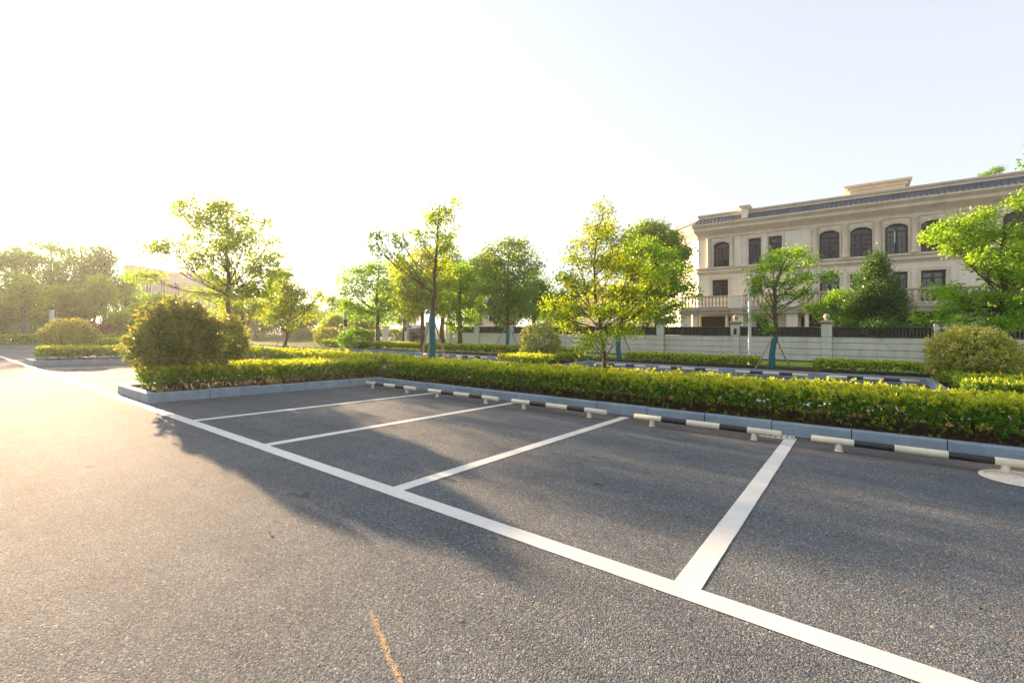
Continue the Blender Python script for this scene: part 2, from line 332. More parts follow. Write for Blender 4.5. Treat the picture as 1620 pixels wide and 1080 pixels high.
def tree(name, label, d, trunk, lobes, mat='leaf_mid', seed=1, leaf=.10, dens=1.0, wrap=None, stakes=None, bark='bark',
         group=None, spray=.30, flat=.75, tipk=.25, depthk=.55, cat='tree', per=26, bare=(), limb=1.0):
    """trunk: [(px,py,r_m)...] bottom to top at depth d; lobes: [(px,py,rx,ry)] in photo pixels, turned into metres at depth d"""
    rng = np.random.default_rng(seed); rnd = random.Random(seed)
    k = d/720.0
    base = atd(trunk[0][0], trunk[0][1], d); e = empty(name, base, label, cat, group)
    fw = np.array([-SY, CY, 0]); rt = np.array([CY, SY, 0]); C0 = np.array([0, 0, H])
    def P(px, py, dd=0): return C0+fw*(d+dd)+rt*(px-810)*k+np.array([0, 0, (516-py)*k])
    tp = [P(p[0], p[1], rnd.uniform(-.02, .02)*i) for i, p in enumerate(trunk)]; tr = [p[2] for p in trunk]
    mb = MB()
    # smooth trunk
    pts = []; rr = []
    for i in range(len(tp)-1):
        for s in (0, .33, .66):
            pts.append(tp[i]*(1-s)+tp[i+1]*s+rng.normal(size=3)*.012*(d/14)); rr.append(tr[i]*(1-s)+tr[i+1]*s)
    pts.append(tp[-1]); rr.append(tr[-1]); rr[0] *= 1.25
    mb.tube(pts, rr, 9)
    pa = np.array(pts); ra = np.array(rr)
    allx = [l[0] for l in lobes]; hw = (max(allx)-min(allx))/2*k+.3
    centres = []; Lb = []; La = []; Lt = []; Ls = []
    topz = max((516-l[1])*k for l in lobes)+H; botz = min((516-l[1])*k for l in lobes)+H
    for (lx, ly, rx, ry) in lobes:
        off = rnd.uniform(-1, 1)*hw*depthk
        zz = H+(516-ly)*k; off *= 1-.55*max(0, (zz-botz)/max(topz-botz, .1))
        c = P(lx, ly, off); ax = np.array([rx*k, (rx*k+max(ry*k, .25))/2*.9+.1, ry*k])
        # limb
        hd = np.hypot(*(c-pa[:, :].mean(0))[:2]); want = c[2]-.75*np.hypot(c[0]-pa[-1][0], c[1]-pa[-1][1])-.25
        cand = np.where(pa[:, 2] <= max(want, pa[max(2, len(pa)//3), 2]))[0]
        j = cand[-1] if len(cand) else len(pa)//3
        j = max(j, min(len(pa)-1, int(len(pa)*.42)))
        a = pa[j]; mid = a*.45+c*.55+np.array([0, 0, -.10*np.linalg.norm(c-a)])+rng.normal(size=3)*.05
        r0 = limb*min(ra[j]*.55, .020+.014*np.linalg.norm(c-a)); q = [a, a*.6+mid*.4+rng.normal(size=3)*.02, mid, mid*.45+c*.55+rng.normal(size=3)*.03, c]
        mb.tube(q, [r0, r0*.82, r0*.62, r0*.4, r0*.2], 6)
        vol = ax[0]*ax[1]*ax[2]
        ns = max(3, int(dens*4.2*(vol**.62)/(spray**2)*.34*4.6))
        u = unit(rng.normal(size=(ns, 3)))*((.25+.75*rng.random((ns, 1)))**.6)
        sc = c+(rt[None]*(u[:, :1]*ax[0])+fw[None]*(u[:, 1:2]*ax[1])+np.array([[0, 0, 1.]])*(u[:, 2:]*ax[2]))
        for s in sc:
            o_ = q[rnd.choice((2, 3, 4))]; s2 = (o_+s)/2+rng.normal(size=3)*.04+np.array([0, 0, -.03])
            mb.tube([o_, s2, s], [r0*.22+.002, r0*.14+.002, .0025], 4)
            nl = max(6, int(rnd.gauss(per, per*.3))); R_ = spray*rnd.uniform(.6, 1.25)
            ang = rng.random(nl)*2*math.pi; rad = np.sqrt(rng.random(nl))*R_
            out = s-c; out[2] *= .3; nrm = np.linalg.norm(out)+1e-6; out = out/nrm
            dx = np.cos(ang)*rad+out[0]*R_*.4; dy = np.sin(ang)*rad+out[1]*R_*.4; dz = rng.normal(size=nl)*R_*flat*.75-rad*rad/R_*.3
            b = s+np.stack([dx, dy, dz], 1)
            ax_ = np.stack([np.cos(ang), np.sin(ang), np.full(nl, -.25)], 1)+rng.normal(size=(nl, 3))*.75
            Lb.append(b); La.append(ax_); hgt = (s[2]-botz)/max(topz-botz, .1)
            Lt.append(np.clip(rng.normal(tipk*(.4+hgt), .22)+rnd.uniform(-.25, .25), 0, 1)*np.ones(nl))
    for br in bare:
        mb.tube([P(x, y, .1) for x, y in br], [.012*(1-.8*i/(len(br)-1)) for i in range(len(br))], 5)
    mb.build('trunk', M[bark], e)
    B = np.concatenate(Lb); A = np.concatenate(La); T = np.concatenate(Lt)
    sz = leaf*rng.uniform(.65, 1.25, len(B))
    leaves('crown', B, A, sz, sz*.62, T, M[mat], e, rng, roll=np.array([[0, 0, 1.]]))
    if wrap:
        w = MB(); i0 = np.interp([wrap[0], wrap[1]], [0, 1], [0, 1])
        zz = np.linspace(base[2]+wrap[0], base[2]+wrap[1], 9); wp = []; wr = []
        for z in zz:
            x = np.interp(z, pa[:, 2], pa[:, 0]); y = np.interp(z, pa[:, 2], pa[:, 1]); wp.append((x, y, z)); wr.append(float(np.interp(z, pa[:, 2], ra))+.018+rnd.uniform(0, .01))
        w.tube(wp, wr, 12); w.build('trunk_wrap', M['wrap'], e)
    if stakes:
        for (dx, dd, top, ov) in stakes:
            s_ = MB(); f0 = np.array(base)+rt*dx+fw*dd; tp_ = np.array([np.interp(base[2]+top, pa[:, 2], pa[:, 0]), np.interp(base[2]+top, pa[:, 2], pa[:, 1]), base[2]+top])
            dr = tp_-f0; s_.tube([f0-dr*.02, f0+dr*.5+rng.normal(size=3)*.02, f0+dr*(1+ov)], [.030, .027, .022], 7); s_.build('stake', M['stake'], e)
    return e

def auto_lobes(cx, cy, rx, ry, n, seed, flat=.55, shrink=.30):
    r = random.Random(seed); out = []
    for i in range(n):
        a = r.uniform(0, 2*math.pi); q = math.sqrt(r.uniform(.05, 1))*(1-shrink*.55)
        out.append((cx+math.cos(a)*q*rx, cy+math.sin(a)*q*ry, rx*shrink*r.uniform(.8, 1.4)+1, ry*shrink*flat*r.uniform(1.0, 1.8)+1))
    out.append((cx, cy-ry*.85, rx*shrink, ry*shrink*.7))
    return out

def shrub(name, label, c, ax, mat, seed, leaf=.06, n=6000, tipk=.5, group=None, stems=6, lobes=(), base_z=None, cat='shrub', side=None, rough=.10):
    rng = np.random.default_rng(seed); rnd = random.Random(seed)
    bz = base_z if base_z is not None else c[2]-ax[2]
    e = empty(name, (c[0], c[1], bz), label, cat, group)
    mb = MB(); V = mathutils.Vector
    for i in range(stems):
        a = rnd.uniform(0, 6.28); p0 = V((c[0]+.12*math.cos(a), c[1]+.12*math.sin(a), bz)); q = unit(rng.normal(size=(1, 3)))[0]; q[2] = abs(q[2])*.6
        p3 = V((c[0]+ax[0]*.75*q[0], c[1]+ax[1]*.75*q[1], c[2]+ax[2]*.75*q[2])); p1 = p0.lerp(p3, .35)+V((0, 0, -.02))
        mb.tube([p0, p1, p0.lerp(p3, .7), p3], [.028, .02, .014, .005], 6)
        for k in range(7):
            q2 = unit(rng.normal(size=(1, 3)))[0]; p4 = V((c[0]+ax[0]*.93*q2[0], c[1]+ax[1]*.93*q2[1], c[2]+ax[2]*.93*q2[2])); pm = p1.lerp(p3, rnd.random())
            if (p4-pm).length < 1.2*max(ax): mb.tube([pm, pm.lerp(p4, .5)+V((0, 0, .03)), p4], [.010, .007, .003], 4)
    mb.build('stems', M['bark_dark'], e)
    Ls = [(c, ax, 1.0)]+[((c[0]+l[0], c[1]+l[1], c[2]+l[2]), (l[3], l[3], l[4]), l[5]) for l in lobes]
    Bs = []; As = []; Ts = []
    for (cc, aa, wgt) in Ls:
        ns = int(n*wgt/7); u = unit(rng.normal(size=(ns, 3)))
        # lumpy surface
        ph = rng.random((6, 3))*6.28; fr = rng.normal(size=(6, 3))*2.2
        bumpy = sum(np.sin(u@fr[i]*1.6+ph[i, 0]) for i in range(6))/6
        rr = (1-rng.random(ns)**2*.42)*(1+rough*bumpy*1.6)
        ctr = np.array(cc)+u*np.array(aa)*rr[:, None]
        keep = ctr[:, 2] > bz+.05+.1*rng.random(ns); ctr = ctr[keep]; u = u[keep]; ns = len(ctr)
        dirn = unit(u+np.array([[0, 0, .55]])+rng.normal(size=(ns, 3))*.35)
        kk = 7
        rad = unit(np.cross(np.repeat(dirn, kk, 0), rng.normal(size=(ns*kk, 3))))
        spread = rng.uniform(.3, 1.3, (ns*kk, 1))
        Bs.append(np.repeat(ctr, kk, 0)+rng.normal(size=(ns*kk, 3))*leaf*.45); As.append(np.repeat(dirn, kk, 0)+rad*spread)
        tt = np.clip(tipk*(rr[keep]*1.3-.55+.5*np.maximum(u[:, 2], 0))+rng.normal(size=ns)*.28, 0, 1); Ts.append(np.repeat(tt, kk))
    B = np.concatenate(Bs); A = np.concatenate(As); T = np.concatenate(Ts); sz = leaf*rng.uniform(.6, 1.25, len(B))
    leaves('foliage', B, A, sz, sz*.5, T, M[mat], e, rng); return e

def hedge(name, label, x0, x1, y0, y1, h, seed, leaf=.045, dens=150, zoff=.15, tipk=.8, group='clipped hedges', stems=True, mat='hedge', zf=None, thin=.35, cat='hedge'):
    rng = np.random.default_rng(seed); zf = zf or (lambda y: np.vectorize(zg)(y))
    e = empty(name, ((x0+x1)/2, (y0+y1)/2, zg((y0+y1)/2)+zoff), label, cat, group)
    lx, ly = x1-x0, y1-y0
    ph = rng.random(12)*6.28; wl = rng.uniform(.5, 3.2, 12); an = rng.random(12)*6.28
    def lump(x, y): return sum(np.sin((x*math.cos(an[i])+y*math.sin(an[i]))*wl[i]*2.2+ph[i]) for i in range(12))/12
    def lump2(x, y): return sum(np.sin((x*math.cos(an[i]+1)+y*math.sin(an[i]+1))*wl[i]*6+ph[i]*3) for i in range(12))/12
    P_ = []; D_ = []; T_ = []
    nt_ = int(lx*ly*dens*1.25)
    x = x0+rng.random(nt_)*lx; y = y0+rng.random(nt_)*ly
    hz = h*(1+.10*lump(x, y)+.13*lump2(x, y))
    edge = np.minimum(np.minimum(x-x0, x1-x), np.minimum(y-y0, y1-y)); hz -= .10*np.exp(-edge/.08)
    z = hz-np.abs(rng.normal(size=nt_))*.055+(rng.random(nt_) < .06)*rng.random(nt_)*.10
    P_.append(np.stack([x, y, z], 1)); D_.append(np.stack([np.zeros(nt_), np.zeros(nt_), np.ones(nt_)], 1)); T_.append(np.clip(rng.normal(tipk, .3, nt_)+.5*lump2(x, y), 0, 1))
    for (ax, c, s, ln, o0) in (('x', y0, -1, lx, x0), ('x', y1, 1, lx, x0), ('y', x0, -1, ly, y0), ('y', x1, 1, ly, y0)):
        ns = int(ln*h*dens*1.25); a = o0+rng.random(ns)*ln; q = rng.random(ns)**.75
        # patchy, thinner towards the ground
        keep = rng.random(ns) < (thin+(1-thin)*np.clip((q-.15)/.45, 0, 1)); a = a[keep]; q = q[keep]; ns = len(a)
        l = lump(a, c+q*2)*.07+lump2(a, c+q*3)*.09; inn = np.abs(rng.normal(size=ns))*.07+.06*(1-q)
        oth = c+s*(l-inn)
        zz = q*h*.98
        pt = np.stack([a, oth, zz], 1) if ax == 'x' else np.stack([oth, a, zz], 1)
        dv = np.stack([np.zeros(ns), np.full(ns, s*.8), np.full(ns, .7)], 1) if ax == 'x' else np.stack([np.full(ns, s*.8), np.zeros(ns), np.full(ns, .7)], 1)
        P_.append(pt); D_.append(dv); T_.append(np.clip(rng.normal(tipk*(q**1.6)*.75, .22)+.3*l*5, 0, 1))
    ni = int(lx*ly*dens*1.5)                                             # inner leaves so that one cannot look through
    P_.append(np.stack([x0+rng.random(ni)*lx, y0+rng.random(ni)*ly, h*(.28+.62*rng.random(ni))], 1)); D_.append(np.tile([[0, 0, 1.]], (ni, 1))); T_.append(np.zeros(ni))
    Pc = np.concatenate(P_); Dc = np.concatenate(D_); Tc = np.concatenate(T_)
    Pc[:, 2] += zf(np.clip(Pc[:, 1], y0, y1))+zoff
    kk = 6; n = len(Pc); dirn = unit(Dc+rng.normal(size=(n, 3))*.38)
    DD = np.repeat(dirn, kk, 0); rad = unit(np.cross(DD, rng.normal(size=(n*kk, 3))))
    B = np.repeat(Pc, kk, 0)+DD*rng.uniform(-.6, .3, (n*kk, 1))*leaf; A = DD+rad*rng.uniform(.35, 1.5, (n*kk, 1)); sz = leaf*rng.uniform(.6, 1.3, n*kk)
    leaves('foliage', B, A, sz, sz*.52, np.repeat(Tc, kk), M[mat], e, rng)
    if stems:
        mb = MB(); rnd = random.Random(seed); ns = int(lx*ly*11)
        for i in range(ns):
            bx, by = x0+rnd.random()*lx, y0+.06+rnd.random()*(ly-.12); z0 = float(zf(np.array(by)))+zoff-.02
            for j in range(3):
                tx, ty = bx+rnd.gauss(0, .13), min(max(by+rnd.gauss(0, .13), y0), y1); hh = h*rnd.uniform(.6, .92)
                mb.tube([(bx, by, z0), ((bx*.6+tx*.4)+rnd.gauss(0, .02), (by*.6+ty*.4)+rnd.gauss(0, .02), z0+hh*.45), (tx, ty, z0+hh)], [.008, .006, .0025], 4)
        mb.build('stems', M['twig'], e)
    return e

# ================================================================== GROUND
def sheet(name, x0, x1, ys, dz, mat, kind='structure', xs=None, zfun=None, label=None):
    xs = xs or [x0, x1]; zfun = zfun or zg
    V = [(x, y, zfun(y)+dz) for y in ys for x in xs]; n = len(xs)
    F = [(j*n+i, j*n+i+1, (j+1)*n+i+1, (j+1)*n+i) for j in range(len(ys)-1) for i in range(n-1)]
    return tag(mesh_np(name, V, F, mat), kind=kind)
sheet('ground', -700, 400, [-300, -60, 2.75, 8.15, 60, 700], -.06, M['earth'])
sheet('car_park_road', -47.2, 24, [-30, 2.75, 8.15, 17.75], 0, M['asphalt'])
# painted lines
def strip(name, p0, p1, w, dz=.004):
    (xa, ya), (xb, yb) = p0, p1; L = math.hypot(xb-xa, yb-ya); nx, ny = -(yb-ya)/L*w/2, (xb-xa)/L*w/2
    n = max(2, int(L/.12)); rnd = random.Random(int(xa*100)); V = []
    for i in range(n+1):
        s = i/n; x = xa+(xb-xa)*s; y = ya+(yb-ya)*s; j1 = 1+rnd.gauss(0, .012); j2 = 1+rnd.gauss(0, .012)
        V += [(x+nx*j1, y+ny*j1, zg(y+ny*j1)+dz), (x-nx*j2, y-ny*j2, zg(y-ny*j2)+dz)]
    F = [(2*i, 2*i+1, 2*i+3, 2*i+2) for i in range(n)]
    return tag(mesh_np(name, V, F, M['paint']), kind='structure')
BAYS = [-.79, -3.40, -5.99, -8.45]
strip('bay_end_line', (8, 2.655), (-46.8, 2.655), .15)
for x in BAYS+[1.85, 4.5]: strip('bay_line', (x, 2.73), (x, 7.95), .15, .004)
for x in (-15.7, -18.1, -20.5, -22.9, -29.8, -32.3, -34.8, -37.3, -39.8, -42.3, -44.8): strip('bay_line', (x, 2.73), (x, 7.9), .13, .004)
strip('bay_end_line', (8, 11.9), (-40, 11.9), .15)
for i in range(3): strip('bay_line', (-6.5+i*2.65, 11.98), (-6.5+i*2.65, 17.3), .15)
for i in range(9): strip('bay_line', (-14.2-i*2.65, 11.98), (-14.2-i*2.65, 17.3), .15)

# kerbs: granite stones along a path; inside = left of travel
def kerb(name, pts, h=.19, w=.14, zoff=0.0, seed=3):
    mb = MB(); rnd = random.Random(seed)
    for k_, ((xa, ya), (xb, yb)) in enumerate(zip(pts[:-1], pts[1:])):
        cut = 0.0
        if k_+2 < len(pts): cut = -w if (xb-xa)*(pts[k_+2][1]-yb)-(yb-ya)*(pts[k_+2][0]-xb) < 0 else w
        L = math.hypot(xb-xa, yb-ya); ux, uy = (xb-xa)/L, (yb-ya)/L; nx, ny = -uy, ux; n = max(1, round(L/1.0)); s = L/n
        for i in range(n):
            a, b = i*s+.006, (i+1)*s-.006
            if i == 0: a = 0
            if i == n-1: b = L-cut-(.003 if cut > 0 else .0)
            hh = h+rnd.gauss(0, .003); o = rnd.gauss(0, .003); c = .012
            sec = [(o, -.12), (o, hh-c), (o+c, hh), (w-c, hh), (w, hh-c), (w, -.12)]
            v = []
            for q in (a, b):
                x, y = xa+ux*q, ya+uy*q
                for (t, z) in sec: v.append((x+nx*t, y+ny*t, zg(y)+z+zoff))
            m = len(sec); f = [tuple(range(m)), tuple(range(2*m-1, m-1, -1))]+[(j, m+j, m+(j+1) % m, (j+1) % m) for j in range(m)]
            mb.add(v, f)
    return tag(mb.build(name, M['kerb']), kind='structure')
X1, X2, X3, X4, YK, YF = -11.1, -13.3, -25.2, -27.4, 8.15, 2.80
# travel so that the soil is on the left (pts run from left to right along the front)
kerb('kerb', [(-47.2, YK), (X4, YK), (X4, YF), (X3, YF), (X3, YK), (X2, YK), (X2, YF), (X1, YF), (X1, YK), (24, YK)])
kerb('kerb', [(24, 10.35), (-47.2, 10.35)], seed=4)
kerb('kerb', [(-47.2, -25), (-47.2, YK)][::-1], seed=5)
Y2 = 17.6
kerb('kerb', [(-47, Y2), (-11.5, Y2), (-11.5, 13.6), (-9.2, 13.6), (-9.2, Y2), (1.6, Y2), (1.6, 13.4), (4.3, 13.4), (4.3, Y2), (24, Y2)], seed=6)
def soil(name, x0, x1, y0, y1, mat='soil', dz=.150):
    rng = np.random.default_rng(int(abs(x0*7+y0*3))); nx = max(2, min(220, int((x1-x0)/.12))); ny = max(3, min(60, int((y1-y0)/.12)))
    X, Y = np.meshgrid(np.linspace(x0, x1, nx), np.linspace(y0, y1, ny)); Z = np.vectorize(zg)(Y)+dz+rng.normal(size=X.shape)*.008
    V = np.stack([X.ravel(), Y.ravel(), Z.ravel()], 1); I = np.arange(nx*ny).reshape(ny, nx)
    F = np.stack([I[:-1, :-1].ravel(), I[:-1, 1:].ravel(), I[1:, 1:].ravel(), I[1:, :-1].ravel()], 1)
    return tag(mesh_np(name, V, F, M[mat], smooth=True), kind='structure')
w = .13
soil('planting_bed_soil', -47.0, 24, YK+w, 10.35-w)
soil('planting_bed_soil', X2+w, X1-w, YF+w, YK+w)
soil('planting_bed_soil', X4+w, X3-w, YF+w, YK+w)
soil('planting_bed_soil', -47, 24, Y2+w, 26, 'grass')
soil('planting_bed_soil', -11.5+w, -9.2-w, 13.6+w, Y2+w)
soil('planting_bed_soil', 1.6+w, 4.3-w, 13.4+w, Y2+w)
soil('planting_bed_soil', -20, 12, Y2+w, 19.6, 'soil', .165)
sheet('lawn', -140, -47.2-w, [-30, 2.75, 8.15, 90], .10, M['grass'])
sheet('lawn', -47.2, -30, [26, 60, 120], .09, M['grass'])

# leaf litter
rng = np.random.default_rng(77)
def litter():
    n = 5200; x = np.concatenate([rng.uniform(-11, 6, n), rng.uniform(-13.1, -11.3, 1800)]); y = np.concatenate([rng.uniform(8.3, 10.1, n), rng.uniform(2.95, 8.2, 1800)])
    z = np.vectorize(zg)(y)+.160+rng.random(len(x))*.012
    A = np.stack([rng.normal(size=len(x)), rng.normal(size=len(x)), rng.normal(size=len(x))*.35], 1); s = rng.uniform(.02, .05, len(x))
    o = leaves('leaf_litter', np.stack([x, y, z], 1), A, s, s*.5, np.zeros(len(x)), M['litter'], None, rng, roll=np.array([[0, 0, 1.]]))
    tag(o, 'dry brown fallen leaves scattered on the soil under the hedges', 'leaf litter', kind='stuff')
litter()
def road_litter():
    rr = np.random.default_rng(5); n = 420; x = rr.uniform(-11, 4, n); y = 8.13-np.abs(rr.normal(size=n))*.22; x2 = rr.uniform(-10, 4, 90); y2 = rr.uniform(1.2, 8, 90)
    x = np.concatenate([x, x2]); y = np.concatenate([y, y2]); z = np.vectorize(zg)(y)+.006+rr.random(len(x))*.006
    A = np.stack([rr.normal(size=len(x)), rr.normal(size=len(x)), rr.normal(size=len(x))*.2], 1); s_ = rr.uniform(.012, .035, len(x))
    tag(leaves('leaf_litter', np.stack([x, y, z], 1), A, s_, s_*.5, np.zeros(len(x)), M['litter'], None, rr, roll=np.array([[0, 0, 1.]])), 'sparse dry leaves and bits lying on the asphalt bays', 'leaf litter', kind='stuff')
road_litter()

# scrape on the asphalt, manhole, drain
def on_ground(px, py, z=0):
    d = 720*(H-z)/(py-516); return atd(px, py, d)
V = []; Fq = []; pts = [on_ground(*p) for p in [(586, 965), (596, 990), (606, 1015), (617, 1045), (634, 1080), (645, 1110)]]; rnd = random.Random(5)
for i in range(1500):
    q = rnd.random()**.8*(len(pts)-1.001); k = int(q); f = q-k; x = pts[k][0]*(1-f)+pts[k+1][0]*f+rnd.gauss(0, .008); y = pts[k][1]*(1-f)+pts[k+1][1]*f+rnd.gauss(0, .008)
    r_ = rnd.uniform(.0015, .0045); a_ = rnd.uniform(0, 6.28); n_ = len(V)
    V += [(x+r_*math.cos(a_+j*2.1), y+r_*math.sin(a_+j*2.1), .004+rnd.random()*.0006) for j in range(3)]; Fq.append((n_, n_+1, n_+2))
o = mesh_np('scrape_mark', V, Fq, M['scrape']); tag(o, kind='structure')
mc = (1.44, 7.22); mz = zg(mc[1])
mh = empty('manhole_cover', (mc[0], mc[1], mz), 'round cream manhole cover in the asphalt beside the rightmost wheel stop', 'manhole cover')
mb = MB(); mb.lathe((mc[0], mc[1], mz), [(.36, -.02), (.36, .008), (.345, .012), (.31, .012), (.308, .006), (.30, .006)], 40); mb.build('rim', M['manhole'], mh)
mb = MB(); mb.lathe((mc[0], mc[1], mz), [(.298, -.02), (.298, .009), (.29, .012), (.0, .012)], 40)
for r_ in (.08, .15, .22):
    for i in range(int(r_*60)):
        a = i*2*math.pi/int(r_*60); mb.box(mc[0]+r_*math.cos(a)-.018, mc[0]+r_*math.cos(a)+.018, mc[1]+r_*math.sin(a)-.008, mc[1]+r_*math.sin(a)+.008, mz+.011, mz+.017)
mb.build('lid', M['manhole'], mh)
dx, dy = -.98, 7.92; dz_ = zg(dy)
dr = empty('drain_grate', (dx, dy, dz_), 'small pale drain plate with holes at the foot of the kerb', 'drain')
mb = MB()
for i in range(6): mb.box(dx-.2+.07*i, dx-.2+.07*i+.045, dy-.12, dy+.12, dz_+.002, dz_+.012)
mb.box(dx-.22, dx-.2, dy-.14, dy+.14, dz_, dz_+.014); mb.box(dx+.21, dx+.23, dy-.14, dy+.14, dz_, dz_+.014); mb.box(dx-.2, dx+.21, dy+.12, dy+.14, dz_, dz_+.013); mb.box(dx-.2, dx+.21, dy-.14, dy-.12, dz_, dz_+.013)
mb.build('grating', M['manhole'], dr)

# ================================================================== WHEEL STOPS
def wheel_stop(x0, x1, y, z, label, group='black and white wheel stops'):
    e = empty('wheel_stop', ((x0+x1)/2, y, z), label, 'wheel stop', group); L = x1-x0; zc = .130; r = .045
    fr = [0, .215, .40, .625, .80, 1.0]
    def ringbar(a, b, cap0, cap1):
        m = MB(); n = 16; prof = []
        xs = [a, b]; v = []; f = []
        prof = ([(a, r*.86)] if cap0 else [])+[(a+(.006 if cap0 else 0), r), (b-(.006 if cap1 else 0), r)]+([(b, r*.86)] if cap1 else [])
        for (x, q) in prof:
            for i in range(n): t = 2*math.pi*i/n; v.append((x, y+q*math.cos(t), z+zc+q*math.sin(t)))
        for k in range(len(prof)-1):
            for i in range(n): j = (i+1) % n; f.append((k*n+i, k*n+j, (k+1)*n+j, (k+1)*n+i))
        f.append(tuple(range(n))); f.append(tuple((len(prof)-1)*n+i for i in range(n))); m.add(v, f, True); return m
    for i in range(5):
        ringbar(x0+fr[i]*L, x0+fr[i+1]*L, i == 0, i == 4).build('bar_band', M['black' if i % 2 else 'cream'], e)
    for q in (.14, .84):
        m = MB(); m.lathe((x0+q*L, y, z), [(.040, 0), (.041, .03), (.038, .06), (.033, .085), (.030, .10)], 14); p = m.build('post', M['cream'], e)
        m = MB(); m.lathe((x0+q*L, y, z), [(.052, .0), (.052, .004), (.046, .005)], 18); m.build('base_plate', M['cream'], e)
    return e
Yb = 7.45
for (a, b), lb in zip([(-10.75, -8.74), (-8.26, -6.1), (-5.72, -3.6), (-3.07, -.87), (-.51, 1.70), (2.1, 4.3)],
                      ['farthest black and white wheel stop in the near bays, at the inside kerb corner', 'second black and white wheel stop from the kerb corner, near bays', 'middle of the five near black and white wheel stops',
                       'near black and white wheel stop ending beside the small drain plate', 'nearest black and white wheel stop, cut off by the right edge, before the manhole', 'wheel stop beyond the right edge']):
    if b < 4: wheel_stop(a*.987, b*.987, Yb, zg(Yb), lb)
for i in range(4):
    a = -8.95+i*2.65
    wheel_stop(a+.3, a+2.4, 17.15, -.17, ['first wheel stop of the far bays, behind the trunk of the yellow-green maple', 'second wheel stop of the far bays, below the white pole', 'third wheel stop of the far bays, below the staked small tree', 'last wheel stop of the far bays, at the whitish kerb corner'][i], 'wheel stops in the far bays')
for i in range(3):
    a = -14.0-i*2.65
    wheel_stop(a, a+2.1, 17.15, -.17, ['far wheel stop just left of the small far round shrub', 'far wheel stop behind the staked slender tree', 'far wheel stop left of the staked slender tree'][i], 'wheel stops in the far bays')

# ================================================================== HEDGES
hedge('hedge', 'long near clipped hedge with yellow tips behind the wheel stops', -11.0, 8, 8.40, 9.7, .56, 11, leaf=.060, dens=195, thin=.6, tipk=.95)
hedge('hedge', 'clipped hedge on the near kerbed island under the big round shrub', -13.05, -11.34, 3.05, 8.5, .52, 12, leaf=.060, dens=190, tipk=.75, thin=.6)
hedge('hedge', 'clipped hedge strip running left behind the near island', -25.2, -11.25, 8.6, 9.8, .60, 13, leaf=.07, dens=90, stems=False)
hedge('hedge', 'clipped hedge on the second kerbed island at left', -27.15, -25.45, 3.05, 8.5, .54, 14, leaf=.08, dens=80, stems=False)
hedge('hedge', 'clipped hedge strip beyond the second island at far left', -46.5, -25.3, 8.6, 9.8, .60, 15, leaf=.10, dens=40, stems=False)
hedge('hedge', 'clipped hedge across the far left end of the car park', -49.0, -47.6, -12, 13, .8, 16, leaf=.12, dens=32, stems=False, tipk=.4)
hedge('hedge', 'low clipped hedge before the garden wall below the mansion', -1.2, 9, 18.4, 19.5, .40, 17, leaf=.06, dens=100, stems=False)
hedge('hedge', 'low clipped hedge between the white pole and the green-wrapped trunk', -8.0, -2.9, 18.4, 19.5, .40, 18, leaf=.06, dens=100, stems=False)
hedge('hedge', 'low clipped hedge at the roadside below the gate pillars', -32, -10.5, 18.4, 19.5, .50, 19, leaf=.08, dens=60, stems=False)
hedge('hedge', 'small clipped hedge round the foot of the small far round shrub', -11.3, -9.4, 13.9, 17.4, .42, 20, leaf=.06, dens=100, stems=False)
hedge('hedge', 'low leafy hedge round the foot of the right round shrub', 1.8, 4.15, 13.6, 17.4, .38, 21, leaf=.06, dens=110, stems=False, tipk=.5)
hedge('hedge', 'long reddish topped hedge beyond the far lawn', -62, -34, 30, 31.5, 1.1, 22, leaf=.14, dens=18, stems=False, mat='leaf_red', tipk=.8)

# ================================================================== SHRUBS
c = atd(293, 530, 10.15)
shrub('round_shrub', 'big round shrub with copper tips on the near kerbed island', (c[0]-.05, c[1]-.15, 1.30), (.62, .66, .72), 'leaf_red', 31, .078, 10500, .36, 'round shrubs', 9, base_z=.10,
      lobes=[(.30, .80, -.10, .46, .50, .42), (-.22, -.42, -.25, .42, .42, .26), (-.05, .10, .25, .46, .46, .22)], rough=.24)
c = atd(110, 535, 21.5)
shrub('round_shrub', 'round red-tipped shrub on the second kerbed island at left', (c[0], c[1], .98), (1.0, 1.0, .84), 'leaf_red', 32, .085, 9000, .45, 'round shrubs', 5, base_z=0)
c = atd(853, 542, 19.5)
shrub('round_shrub', 'small loose round shrub on the far island left of the maple', (c[0], c[1], .78), (.86, .86, .80), 'leaf_gold', 33, .075, 9000, .5, 'round shrubs', 5, base_z=-.1, rough=.22)
c = atd(1541, 570, 11.9)
shrub('round_shrub', 'big round golden-leaved shrub at the right edge before the wall', (c[0], c[1], .64), (.86, .86, .84), 'leaf_gold', 34, .10, 10500, 1.0, 'round shrubs', 6, base_z=-.1)
c = atd(563, 537, 31)
shrub('round_shrub', 'neat dark green ball shrub at the foot of the striped lamp post', (c[0], c[1], .62), (1.12, 1.12, .74), 'leaf_mid', 35, .11, 7000, .15, 'round shrubs', 4)
c = atd(522, 536, 36)
shrub('round_shrub', 'brownish ball shrub left of the neat ball shrub', (c[0], c[1], .6), (1.2, 1.2, .8), 'leaf_red', 36, .12, 5000, .3, 'round shrubs', 3)
c = atd(125, 526, 46)
shrub('round_shrub', 'wide dark dome shrub behind the far left hedge', (c[0], c[1], .8), (2.5, 2.2, 1.2), 'leaf_mid', 37, .15, 6000, .1, 'dome shrubs', 3)
c = atd(60, 528, 46)
shrub('round_shrub', 'dark dome shrub beside the blue-wrapped tree at far left', (c[0], c[1], .7), (1.9, 1.9, 1.1), 'leaf_mid', 38, .15, 5000, .1, 'dome shrubs', 3)
c = atd(168, 527, 44)
